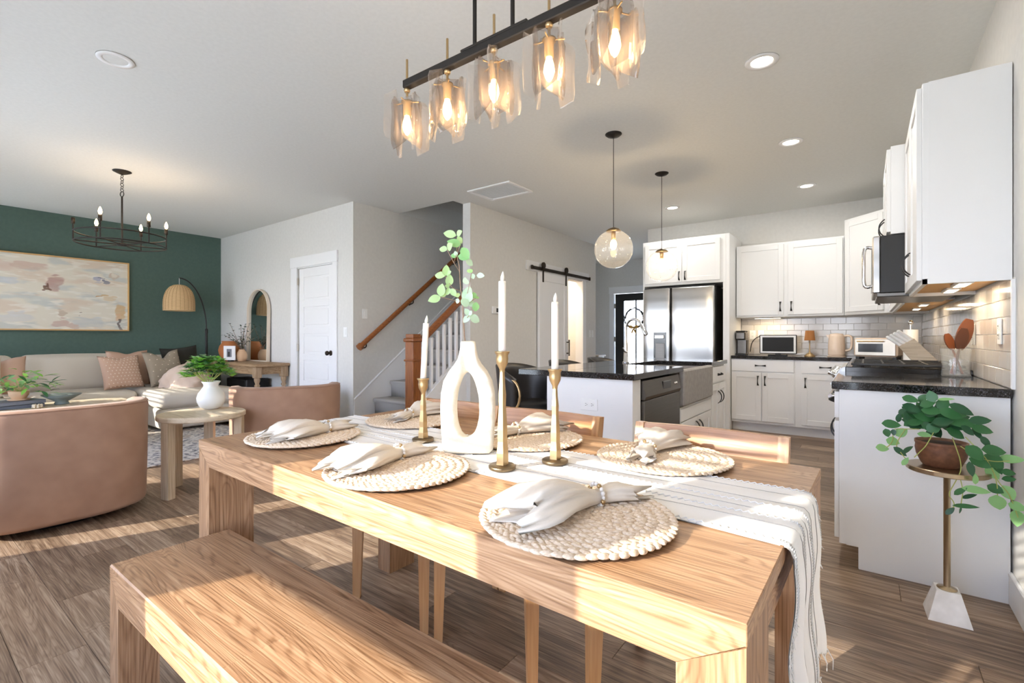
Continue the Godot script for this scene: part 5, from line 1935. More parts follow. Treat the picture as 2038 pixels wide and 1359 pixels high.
func ceiling_vent():
	var t := thing("ceiling_vent", "white slatted return air vent in the ceiling above stair end wall", "ceiling vent", Vector3(-3.23, CEIL, -4.13))
	var st := S()
	for s in [-1, 1]:
		bx(st, Vector3(s * 0.27, -0.007, 0), Vector3(0.04, 0.014, 0.44), 0.003)
		bx(st, Vector3(0, -0.007, s * 0.2), Vector3(0.5, 0.014, 0.04), 0.003)
	part(st, "frame", M.trim, t)
	var sl := S()
	bx(sl, Vector3.ZERO, Vector3(0.5, 0.002, 0.025))
	var sm := commit(sl)
	for k in 15: part(sm, "louver", M.trim, t, tf(0, -0.006, -0.168 + 0.024 * k, 0, 0.2))
	part(box1(Vector3(-0.25, -0.001, -0.18), Vector3(0.25, 0, 0.18)), "backing", M.ceiling, t)

# ---------------------------------------------------------------- living room
func se_ring(r: float, y: float, n: int, e := 3.2) -> Array:
	var out := []
	for j in n:
		var t := TAU * j / n
		var c := cos(t)
		var s := sin(t)
		var k := pow(pow(absf(c), e) + pow(absf(s), e), -1.0 / e)
		out.append(Vector3(r * k * c, y, r * k * s))
	return out

func se_point(r: float, t: float, y: float, e := 3.2) -> Vector3:
	var k := pow(pow(absf(cos(t)), e) + pow(absf(sin(t)), e), -1.0 / e)
	return Vector3(r * k * cos(t), y, r * k * sin(t))

func swivel_chair(label: String, at: Vector3, turn: float):
	# back towards +x, open towards -x
	var t := thing("swivel_chair", label, "armchair", at, turn, "tan velvet swivel chairs")
	var st := S()
	lathe(st, [[0, 0], [0.3, 0], [0.31, 0.01], [0.31, 0.035], [0, 0.036]], 32)
	part(st, "swivel_base", M.black, t)
	st = S()
	var rows := []
	for p in [[0.38, 0.036], [0.4, 0.04], [0.405, 0.06], [0.405, 0.34], [0.38, 0.36], [0.0, 0.365]]: rows.append(se_ring(maxf(p[0], 0.001), p[1], 48))
	grid(st, rows, true)
	part(st, "frame", M.velvet, t)
	st = S()
	rows = []
	for p in [[0.0, 0.365], [0.3, 0.367], [0.335, 0.39], [0.335, 0.44], [0.3, 0.475], [0.15, 0.488], [0.0, 0.49]]: rows.append(se_ring(maxf(p[0], 0.001), p[1], 48))
	grid(st, rows, true)
	part(st, "seat_cushion", M.velvet, t)
	st = S()
	var no := 64
	var span := deg_to_rad(140)
	var sec := []
	for j in no + 1:
		var a := -span + 2 * span * j / no
		var hh := 0.72 - 0.2 * smoothstep(0.52, 0.95, absf(a) / span)
		var col := []
		for p in [[0.405, 0.05], [0.432, 0.055], [0.44, 0.075], [0.445, 0.3], [0.45, hh - 0.03], [0.445, hh - 0.01], [0.43, hh], [0.38, hh + 0.003], [0.357, hh - 0.008], [0.35, hh - 0.03], [0.345, 0.45], [0.34, 0.37]]:
			col.append(se_point(p[0], a, p[1]))
		sec.append(col)
	# rows = angle, columns = profile: T = angle direction, A = profile (up) -> flip
	for c in sec: c.reverse()
	var flipped := []
	for c in sec: flipped.append(c)
	grid(st, flipped)
	st.set_smooth_group(-1)
	for e in [0, no]:
		var c := Vector3.ZERO
		for p in sec[e]: c += p / sec[e].size()
		face(st, [c] + sec[e] + [sec[e][0]], (Vector3(-1, 0, -0.5) if e == 0 else Vector3(-1, 0, 0.5)))
	part(st, "back_shell", M.velvet, t)
	st = S()
	var pts := []
	for j in no + 1:
		var a := -span + 2 * span * j / no
		var hh := 0.72 - 0.2 * smoothstep(0.52, 0.95, absf(a) / span)
		pts.append(se_point(0.446, a, hh - 0.01))
	tube(st, pts, 0.004, 6)
	part(st, "piping", M.velvet, t)

func pillow(called: String, m: Material, label: String, at: Transform3D, w: float, h: float, th: float, dots := 0, chop := 0.0, cat := "pillow"):
	var t := thing(called, label, cat, Vector3.ZERO, 0, "pillows on the sectional sofa")
	t.transform = at
	var st := S()
	cushion(st, w, h, th, Transform3D.IDENTITY, 16, chop)
	part(st, "cover", m, t)
	if dots:
		st = S()
		var n := dots
		for i in n:
			for j in n:
				var u := 2.0 * (j + 0.5 + 0.5 * (i % 2)) / n - 1.0
				var v := 2.0 * (i + 0.5) / n - 1.0
				if absf(u) > 0.9: continue
				var e := pow(1 - pow(absf(u), 2.6), 0.55) * pow(1 - pow(absf(v), 2.6), 0.55)
				var x := u * w / 2 * (1.0 - 0.07 * (1 - v * v))
				var y := v * h / 2 * (1.0 - 0.07 * (1 - u * u)) - (chop * maxf(0, v) * exp(-u * u * 9.0))
				ball(st, Vector3(x, y - 0.01 * (1 - u * u) * absf(v) * w, th / 2 * e), Vector3(0.011 if dots < 9 else 0.008, 0.006 if dots < 9 else 0.008, 0.004), 6, 4)
		part(st, "embroidered_dots", M.dots, t)

func living():
	mat("dots", rgb(228, 210, 192), 0.9)
	speckle("pink_linen", rgb(190, 156, 134), rgb(208, 176, 154), 0.9, 61, 0.3, 0.12, 0.05)
	speckle("taupe_linen", rgb(148, 136, 118), rgb(170, 158, 140), 0.9, 62, 0.3, 0.12, 0.05)
	speckle("blush", rgb(206, 184, 166), rgb(222, 202, 186), 0.9, 65, 0.3, 0.12, 0.05)
	speckle("cream_linen", rgb(212, 202, 184), rgb(226, 218, 202), 0.9, 63, 0.3, 0.12, 0.05)
	speckle("dark_throw", rgb(36, 36, 32), rgb(58, 57, 50), 0.95, 64, 0.3, 0.1, 0.05)
	# --- rug
	var na := noise_bytes(256, 256, 71, 0.05, 4)
	var nb := noise_bytes(256, 256, 72, 0.012, 2)
	var rt := tex_from(256, 256, func(x, y):
		var a: float = na[y * 256 + x] / 255.0
		var b: float = nb[y * 256 + x] / 255.0
		var c := rgb(214, 206, 196).lerp(rgb(122, 118, 118), smoothstep(0.5, 0.72, a))
		return c.lerp(rgb(176, 158, 142), smoothstep(0.55, 0.8, b) * 0.6))
	mat("rug", Color.WHITE, 0.95, {"albedo_texture": rt, "uv1_triplanar": true, "uv1_scale": Vector3.ONE / 0.9, "heightmap_enabled": true, "heightmap_texture": rt, "heightmap_scale": 0.2})
	solo(box1(Vector3(-8.1, 0.001, -2.72), Vector3(-5.0, 0.011, 0.3), 0.003), "area_rug", M.rug, "distressed cream and grey area rug under the living room seating", "rug")
	# --- sofa
	var t := thing("sectional_sofa", "cream upholstered sectional sofa with chaise along the green wall", "sofa", Vector3(-7.5, 0.012, -1.4))
	var st := S()
	rbox(st, Vector3(-0.31, 0.155, 0.35), Vector3(1.12, 0.25, 1.96), 0.03, 8)
	part(st, "base", M.linen, t)
	st = S()
	rbox(st, Vector3(0.01, 0.155, -1.065), Vector3(1.76, 0.25, 0.86), 0.05, 8)
	part(st, "chaise_base", M.linen, t)
	for z in [0.83, -0.12]:
		st = S()
		rbox(st, Vector3(-0.2, 0.37, z), Vector3(0.92, 0.19, 0.94), 0.06, 12, Vector3(0.015, 0.02, 0.0))
		part(st, "seat_cushion", M.linen, t)
	st = S()
	rbox(st, Vector3(0.12, 0.37, -1.065), Vector3(1.56, 0.2, 0.9), 0.07, 12, Vector3(0.02, 0.015, 0.0))
	part(st, "chaise_cushion", M.linen, t)
	st = S()
	rbox(st, Vector3(-0.78, 0.42, -0.07), Vector3(0.18, 0.6, 2.8), 0.05, 8)
	part(st, "back_frame", M.linen, t)
	for z in [0.85, -0.11]:
		st = S()
		rbox(st, Vector3(0, 0, 0), Vector3(0.2, 0.47, 0.93), 0.085, 12, Vector3(0.05, 0.01, 0.0), Transform3D(Basis(Vector3(0, 0, 1), 0.2), Vector3(-0.56, 0.675, z)))
		part(st, "back_cushion", M.linen, t)
	st = S()
	rbox(st, Vector3(0, 0, 0), Vector3(0.2, 0.42, 0.85), 0.085, 12, Vector3(0.05, 0.01, 0.0), Transform3D(Basis(Vector3(0, 0, 1), 0.2), Vector3(-0.58, 0.66, -1.04)))
	part(st, "back_cushion", M.linen, t)
	for p in [[0.8, -1.42], [0.8, -0.7], [-0.8, -1.42], [0.2, 1.25], [-0.8, 1.25]]:
		st = S()
		bx(st, Vector3(p[0], 0.015, p[1]), Vector3(0.06, 0.03, 0.06))
		part(st, "foot", M.black, t)
	# --- pillows (their face turned to +x)
	var fx := PI / 2
	pillow("throw_pillow", M.pink_linen, "dusty pink pillow with white dots in front on the sofa", tf(-7.55, 0.70, -1.90, fx + 0.25, -0.35), 0.46, 0.44, 0.17, 11, 0.03)
	pillow("throw_pillow", M.pink_linen, "plain pink pillow peeking out behind the dotted pink pillow", tf(-7.75, 0.74, -2.02, fx + 0.1, -0.2), 0.46, 0.46, 0.15, 0, 0.03)
	pillow("throw_pillow", M.taupe_linen, "taupe pillow with sparse pale dots and chopped top", tf(-7.55, 0.73, -2.36, fx + 0.3, -0.3, 0.06), 0.48, 0.48, 0.16, 6, 0.09)
	pillow("throw_pillow", M.cream_linen, "cream pillow at the left edge of the sofa", tf(-7.5, 0.71, -0.62, fx, -0.3), 0.48, 0.48, 0.18, 0, 0.06)
	pillow("throw_pillow", M.pink_linen, "tan pillow behind the cream pillow at left edge", tf(-7.66, 0.71, -0.86, fx, -0.25), 0.42, 0.44, 0.15, 0, 0.04)
	pillow("throw_pillow", M.dark_throw, "dark pillow leaning behind the blush blanket near the arc lamp", tf(-7.8, 0.76, -2.64, fx, -0.2, 0.1), 0.46, 0.5, 0.16, 0, 0.0)
	# blush blanket bunched on the chaise
	t = thing("throw_blanket", "blush blanket bunched up on the chaise behind green bouquet", "blanket", Vector3(-7.2, 0.485, -2.5))
	st = S()
	var rows := []
	var r3 := RandomNumberGenerator.new()
	r3.seed = 5
	for i in 13:
		var f := i / 12.0
		var row := []
		for j in 40:
			var a := TAU * j / 40
			var r := 0.25 * pow(1 - pow(f, 2.6), 0.5) * (1 + 0.12 * sin(3 * a + 1.0 + 2 * f) + 0.07 * sin(8 * a + 7 * f) + 0.03 * sin(15 * a - 9 * f))
			row.append(Vector3(r * cos(a) * 0.9, 0.27 * f * (1.0 + 0.2 * sin(2 * a) + 0.07 * sin(5 * a)) + 0.012 * sin(9 * a + 11 * f), r * sin(a) * 1.15))
		rows.append(row)
	grid(st, rows, true)
	part(st, "folds", M.blush, t)
	# --- coffee table and what is on it
	t = thing("coffee_table", "low pale wood coffee table with clipped ends behind the left swivel chair", "coffee table", Vector3(-6.5, 0.015, -0.95))
	st = S()
	prism(st, [Vector2(-0.5, -0.6), Vector2(-0.36, -0.78), Vector2(0.36, -0.78), Vector2(0.5, -0.6), Vector2(0.5, 0.6), Vector2(0.36, 0.78), Vector2(-0.36, 0.78), Vector2(-0.5, 0.6)], 0.045, Transform3D(Basis(Vector3.RIGHT, Vector3(0, 0, 1), Vector3(0, -1, 0)), Vector3(0, 0.405, 0)))
	part(st, "top", M.pale_wood, t)
	for p in [[-1, -1], [1, -1], [1, 1], [-1, 1]]:
		st = S()
		bx(st, Vector3(p[0] * 0.36, 0.19, p[1] * 0.56), Vector3(0.09, 0.385, 0.09), 0.01)
		part(st, "leg", M.pale_wood_up, t)
	var cy := 0.443
	mat("book_grey", rgb(120, 122, 130), 0.6)
	mat("book_slate", rgb(92, 96, 106), 0.6)
	for k in 2:
		t = thing("book", ["thick grey book lying under the potted plant, lower of two", "slate grey book lying under the potted plant, upper of two"][k], "book", Vector3(-6.72, cy + 0.036 * k, -0.84), 0.1 + 0.12 * k, "books on the coffee table")
		part(box1(Vector3(-0.13, 0.003, -0.19), Vector3(0.128, 0.031, 0.188)), "pages", M.plate, t)
		st = S()
		bb(st, Vector3(-0.135, 0, -0.195), Vector3(0.135, 0.003, 0.195))
		bb(st, Vector3(-0.135, 0.031, -0.195), Vector3(0.135, 0.034, 0.195))
		bb(st, Vector3(0.131, 0, -0.195), Vector3(0.135, 0.034, 0.195))
		part(st, "cover", [M.book_slate, M.book_grey][k], t)
	pot_plant(Vector3(-6.72, cy + 0.072, -0.88))
	t = thing("footed_bowl", "wide grey-green footed bowl on the coffee table", "bowl", Vector3(-6.7, cy, -1.19))
	st = S()
	lathe(st, [[0, 0], [0.055, 0], [0.06, 0.012], [0.05, 0.03], [0.1, 0.06], [0.16, 0.1], [0.157, 0.104], [0.1, 0.068], [0.0, 0.045]], 36)
	mat("bowl_glaze", rgb(122, 132, 128), 0.35)
	part(st, "bowl_body", M.bowl_glaze, t)
	t = thing("bead_garland", "small wooden bead bundle lying between books and bowl", "beads", Vector3(-6.5, cy, -0.98))
	st = S()
	for k in 14: ball(st, Vector3(0.03 * cos(k * 0.9), 0.013 + 0.016 * (k / 7), 0.03 * sin(k * 0.9)), Vector3.ONE * 0.012, 8, 6)
	part(st, "beads", M.pale_wood, t)
	# --- swivel chairs
	swivel_chair("large tan velvet swivel chair at left, its back to the camera", Vector3(-4.19, 0, -0.71), 0.0)
	swivel_chair("tan velvet swivel chair beyond the side table, its back to the camera", Vector3(-4.25, 0, -2.27), -0.45)
	# --- side table
	t = thing("side_table", "round pale wood side table with curved panel legs holding white vase", "side table", Vector3(-4.0, 0, -1.49))
	st = S()
	lathe(st, [[0, 0.535], [0.278, 0.535], [0.285, 0.542], [0.285, 0.566], [0.278, 0.573], [0, 0.573]], 48, Transform3D.IDENTITY, false)
	part(st, "top", M.pale_wood, t)
	for a in [-1.3, 0.9, 2.6, -2.75]:
		st = S()
		var fo := []
		var fi := []
		for k in 7:
			var b: float = -a + (k / 6.0 - 0.5) * 0.28
			fo.append(Vector2(0.276 * cos(b), 0.276 * sin(b)))
			fi.append(Vector2(0.222 * cos(b), 0.222 * sin(b)))
		fi.reverse()
		prism(st, fo + fi, 0.535, Transform3D(Basis(Vector3.RIGHT, Vector3(0, 0, 1), Vector3.UP), Vector3(0, 0.2675, 0)))
		part(st, "leg", M.pale_wood_up, t)
	# --- white vase and bouquet
	t = thing("white_vase", "round white ceramic vase with flared neck on the side table", "vase", Vector3(-4.13, 0.573, -1.60))
	st = S()
	lathe(st, [[0, 0], [0.045, 0], [0.077, 0.02], [0.096, 0.06], [0.098, 0.09], [0.088, 0.125], [0.064, 0.16], [0.05, 0.178], [0.052, 0.195], [0.066, 0.215], [0.063, 0.217], [0.045, 0.195], [0.04, 0.17], [0, 0.16]], 40)
	part(st, "body", M.white_glaze, t)
	bouquet(Vector3(-4.145, 0.79, -1.585))
	painting()
	arc_lamp()
	console()

func pot_plant(at: Vector3):
	var t := thing("potted_plant", "small leafy green plant in a clay pot on the coffee table books", "potted plant", at)
	var st := S()
	lathe(st, [[0, 0], [0.075, 0], [0.085, 0.012], [0.0, 0.014]], 24)
	part(st, "saucer", M.peach, t)
	st = S()
	lathe(st, [[0, 0.012], [0.05, 0.012], [0.072, 0.05], [0.078, 0.09], [0.07, 0.092], [0.06, 0.08], [0, 0.078]], 28)
	part(st, "pot", M.peach, t)
	var r := RandomNumberGenerator.new()
	r.seed = 12
	for k in 110:
		var a := r.randf() * TAU
		var rad := 0.02 + 0.24 * sqrt(r.randf())
		var y := 0.11 + 0.24 * r.randf() * (1.0 - rad * 2.2) + (-0.06 * r.randf() if rad > 0.15 else 0.0)
		var p := Vector3(rad * cos(a), y, rad * sin(a))
		st = S()
		leaf(st, aim(p, p + Vector3(cos(a) + r.randf_range(-0.7, 0.7), r.randf_range(-0.3, 0.6), sin(a) + r.randf_range(-0.7, 0.7))), r.randf_range(0.08, 0.12), r.randf_range(0.03, 0.045), 0.25, 0.2, 4)
		part(st, "leaf", [M.leaf_light, M.leaf_bright, M.leaf][k % 3], t)
	st = S()
	for k in 14:
		var a := TAU * k / 14.0
		tube(st, [Vector3(0, 0.07, 0), Vector3(0.05 * cos(a), 0.14, 0.05 * sin(a)), Vector3(0.13 * cos(a), 0.17, 0.13 * sin(a))], 0.0018, 4)
	part(st, "stems", M.stem, t)

func bouquet(at: Vector3):
	var t := thing("green_bouquet", "bright green leafy bouquet in the round white vase", "bouquet", at)
	var r := RandomNumberGenerator.new()
	r.seed = 21
	var st := S()
	for k in 16:
		var a := TAU * k / 16.0
		tube(st, [Vector3(0.012 * cos(a), -0.12, 0.012 * sin(a)), Vector3(0.03 * cos(a), 0.0, 0.03 * sin(a)), Vector3(0.13 * cos(a), 0.1, 0.13 * sin(a))], 0.002, 4)
	part(st, "stems", M.stem, t)
	for k in 120:
		# sprigs of several small leaves
		var a := r.randf() * TAU
		var rad := 0.17 * sqrt(r.randf())
		var p := Vector3(rad * cos(a), 0.0 + 0.2 * sqrt(maxf(0, 1 - pow(rad / 0.175, 2))) * (0.45 + 0.55 * r.randf()), rad * sin(a))
		st = S()
		for q in 7:
			var b := TAU * q / 7.0 + r.randf()
			var d := Vector3(cos(b), r.randf_range(0.1, 0.9), sin(b))
			leaf(st, aim(p, p + d), r.randf_range(0.04, 0.06), r.randf_range(0.02, 0.03), 0.2, 0.2, 3)
		part(st, "sprig", [M.leaf_bright, M.leaf_light, M.leaf_bright, M.leaf][k % 4], t)

func painting():
	var t := thing("abstract_painting", "wide framed abstract painting in cream, blush and grey on green wall", "painting", Vector3(-8.425, 1.705, -1.21), PI / 2)
	var W := 1.97
	var H := 0.96
	var st := S()
	for s in [-1, 1]:
		bx(st, Vector3(0, s * (H / 2 - 0.008), 0.025), Vector3(W, 0.016, 0.05), 0.002)
		bx(st, Vector3(s * (W / 2 - 0.008), 0, 0.025), Vector3(0.016, H - 0.032, 0.05), 0.002)
	part(st, "frame", M.maple, t)
	var w := 512
	var h := 256
	var n1 := noise_bytes(w, h, 81, 0.016, 4, Vector2i(3, 1))
	var n2 := noise_bytes(w, h, 82, 0.012, 3, Vector2i(3, 1))
	var n3 := noise_bytes(w, h, 83, 0.05, 3, Vector2i(4, 1))
	var blobs := [
		# u, v, ru, rv, colour, strength (u, v in 0..1 of the canvas, v down)
		[0.06, 0.12, 0.1, 0.1, rgb(214, 176, 160), 0.8], [0.30, 0.16, 0.14, 0.1, rgb(216, 190, 176), 0.7], [0.48, 0.14, 0.1, 0.05, rgb(206, 176, 160), 0.7],
		[0.61, 0.36, 0.045, 0.12, rgb(186, 152, 142), 0.9], [0.565, 0.42, 0.022, 0.02, rgb(96, 66, 52), 0.9], [0.545, 0.46, 0.012, 0.035, rgb(104, 72, 58), 0.9], [0.585, 0.42, 0.01, 0.045, rgb(110, 80, 66), 0.9],
		[0.83, 0.28, 0.035, 0.022, rgb(176, 176, 190), 0.9], [0.855, 0.275, 0.03, 0.006, rgb(70, 68, 74), 0.9], [0.87, 0.31, 0.025, 0.012, rgb(128, 128, 140), 0.8], [0.93, 0.2, 0.03, 0.045, rgb(206, 182, 158), 0.7], [0.93, 0.19, 0.018, 0.03, rgb(230, 222, 206), 0.9],
		[0.845, 0.525, 0.02, 0.018, rgb(190, 142, 88), 0.9], [0.875, 0.5, 0.022, 0.02, rgb(206, 168, 118), 0.8], [0.9, 0.55, 0.04, 0.03, rgb(216, 190, 150), 0.6],
		[0.64, 0.78, 0.025, 0.07, rgb(196, 176, 156), 0.8], [0.64, 0.92, 0.05, 0.07, rgb(206, 180, 168), 0.9], [0.70, 0.96, 0.04, 0.03, rgb(206, 182, 170), 0.8], [0.725, 0.76, 0.007, 0.02, rgb(130, 116, 104), 0.8],
		[0.96, 0.72, 0.04, 0.13, rgb(210, 174, 126), 0.8], [0.945, 0.82, 0.02, 0.06, rgb(222, 184, 150), 0.7], [0.965, 0.92, 0.009, 0.12, rgb(116, 106, 104), 0.9], [0.955, 0.84, 0.01, 0.025, rgb(96, 84, 78), 0.9], [0.985, 0.86, 0.03, 0.008, rgb(106, 96, 92), 0.8],
		[0.78, 0.9, 0.1, 0.08, rgb(196, 200, 202), 0.6], [0.55, 0.6, 0.1, 0.06, rgb(200, 204, 198), 0.5], [0.42, 0.85, 0.09, 0.07, rgb(204, 204, 206), 0.6], [0.2, 0.5, 0.15, 0.1, rgb(198, 204, 202), 0.6], [0.15, 0.75, 0.12, 0.1, rgb(214, 190, 170), 0.6], [0.36, 0.36, 0.1, 0.05, rgb(196, 202, 210), 0.6], [0.25, 0.3, 0.02, 0.07, rgb(120, 96, 84), 0.7], [0.1, 0.9, 0.1, 0.05, rgb(170, 140, 126), 0.6],
	]
	var im := tex_from(w, h, func(x, y):
		var i: int = y * w + x
		var a: float = n1[i] / 255.0
		var b: float = n2[i] / 255.0
		var d: float = n3[i] / 255.0
		var c := rgb(226, 219, 203).lerp(rgb(204, 205, 198), smoothstep(0.5, 0.75, a))
		c = c.lerp(rgb(220, 200, 180), smoothstep(0.55, 0.78, b) * 0.7)
		c = c.lerp(rgb(238, 233, 222), smoothstep(0.55, 0.8, d) * 0.7)
		var u := float(x) / w
		var v := float(y) / h
		for q in blobs:
			var e := pow((u - q[0] + (a - 0.5) * 0.05) / q[2], 2) + pow((v - q[1] + (d - 0.5) * 0.1) / q[3], 2)
			if e < 1.0: c = c.lerp(q[4], q[5] * smoothstep(1.0, 0.55, e) * (0.55 + 0.6 * d))
		return c)
	mat("canvas", Color.WHITE, 0.8, {"albedo_texture": im})
	st = S()
	grid(st, [[Vector3(-W / 2 + 0.016, -H / 2 + 0.016, 0.03), Vector3(-W / 2 + 0.016, H / 2 - 0.016, 0.03)], [Vector3(W / 2 - 0.016, -H / 2 + 0.016, 0.03), Vector3(W / 2 - 0.016, H / 2 - 0.016, 0.03)]], false, false, true)
	# uv: columns run up (u), rows run right (v); turn so that u is to the right and v is down
	var arr := commit(st).surface_get_arrays(0)
	var uv: PackedVector2Array = arr[Mesh.ARRAY_TEX_UV]
	for k in uv.size(): uv[k] = Vector2(uv[k].y, 1.0 - uv[k].x)
	arr[Mesh.ARRAY_TEX_UV] = uv
	var me := ArrayMesh.new()
	me.add_surface_from_arrays(Mesh.PRIMITIVE_TRIANGLES, arr)
	part(me, "canvas", M.canvas, t)
	part(box1(Vector3(-W / 2 + 0.016, -H / 2 + 0.016, 0.004), Vector3(W / 2 - 0.016, H / 2 - 0.016, 0.0285)), "stretcher", M.cream_linen, t)

func arc_lamp():
	var t := thing("arc_floor_lamp", "black arc floor lamp with woven rattan dome shade by green wall", "floor lamp", Vector3(-8.12, 0, -3.08))
	var st := S()
	lathe(st, [[0, 0], [0.15, 0], [0.152, 0.01], [0.15, 0.025], [0, 0.028]], 32)
	part(st, "base", M.black, t)
	st = S()
	tube(st, [Vector3(0, 0.02, 0), Vector3(0, 1.25, 0)], 0.017, 12)
	part(st, "pole", M.black, t)
	st = S()
	var pts := []
	for k in 17:
		var a := PI * 0.5 * k / 16.0
		pts.append(Vector3(0, 1.25 + 0.76 * sin(a), 0.36 - 0.36 * cos(a) + 0.0))
	tube(st, pts, 0.0095, 10)
	lathe(st, [[0.02, 1.2], [0.02, 1.26], [0.012, 1.27]], 12)
	part(st, "arc", M.black, t)
	st = S()
	tube(st, [Vector3(0, 2.01, 0.36), Vector3(0, 1.9, 0.36)], 0.004, 6)
	part(st, "cord", M.plate, t)
	# woven shade: ribs and rings
	mat("rattan", rgb(232, 200, 152), 0.75, {"backlight_enabled": true, "backlight": rgb(120, 90, 55)})
	mat("rattan_dark", rgb(196, 154, 104), 0.75)
	var prof := [[0.192, 1.53], [0.193, 1.6], [0.19, 1.68], [0.178, 1.75], [0.155, 1.815], [0.12, 1.865], [0.075, 1.897], [0.02, 1.91]]
	st = S()
	lathe(st, prof, 40, tf(0, 0, 0.36))
	var inn := []
	for p in prof: inn.append([maxf(p[0] - 0.004, 0.001), p[1] - 0.002])
	inn.reverse()
	lathe(st, inn, 40, tf(0, 0, 0.36))
	var sh := part(st, "lamp_shade", M.rattan, t)
	st = S()
	for k in 24:
		var a := TAU * k / 24.0
		var rib := []
		for p in prof: rib.append(Vector3(p[0] * cos(a) * 1.012, p[1], 0.36 + p[0] * sin(a) * 1.012))
		tube(st, curve(rib, 2), 0.0035, 5)
	part(st, "rib", M.rattan_dark, sh)
	st = S()
	var y := 1.535
	var i := 0
	while y < 1.9:
		var r := 0.0
		for k in prof.size() - 1:
			if y >= prof[k][1] and y <= prof[k + 1][1]: r = lerpf(prof[k][0], prof[k + 1][0], (y - prof[k][1]) / (prof[k + 1][1] - prof[k][1]))
		var wv := []
		for j in 73:
			var a := TAU * j / 72.0
			var rr := r * 1.008 + 0.003 * (1 if (j / 3 + i) % 2 else -1)
			wv.append(Vector3(rr * cos(a), y, 0.36 + rr * sin(a)))
		tube(st, wv, 0.0042, 4, false)
		y += 0.0125
		i += 1
	part(st, "weave", M.rattan, sh)
	st = S()
	torus(st, 0.193, 0.006, tf(0, 1.53, 0.36), 40, 6)
	part(st, "rim", M.rattan, sh)

func turned_leg(st: SurfaceTool, x: float, z: float):
	bx(st, Vector3(x, 0.68, z), Vector3(0.085, 0.14, 0.085), 0.004)
	lathe(st, [[0, 0], [0.02, 0], [0.028, 0.03], [0.02, 0.05], [0.03, 0.12], [0.034, 0.3], [0.04, 0.42], [0.03, 0.47], [0.022, 0.485], [0.034, 0.5], [0.034, 0.515], [0.022, 0.53], [0.036, 0.57], [0.038, 0.595], [0.03, 0.61]], 18, tf(x, 0, z))

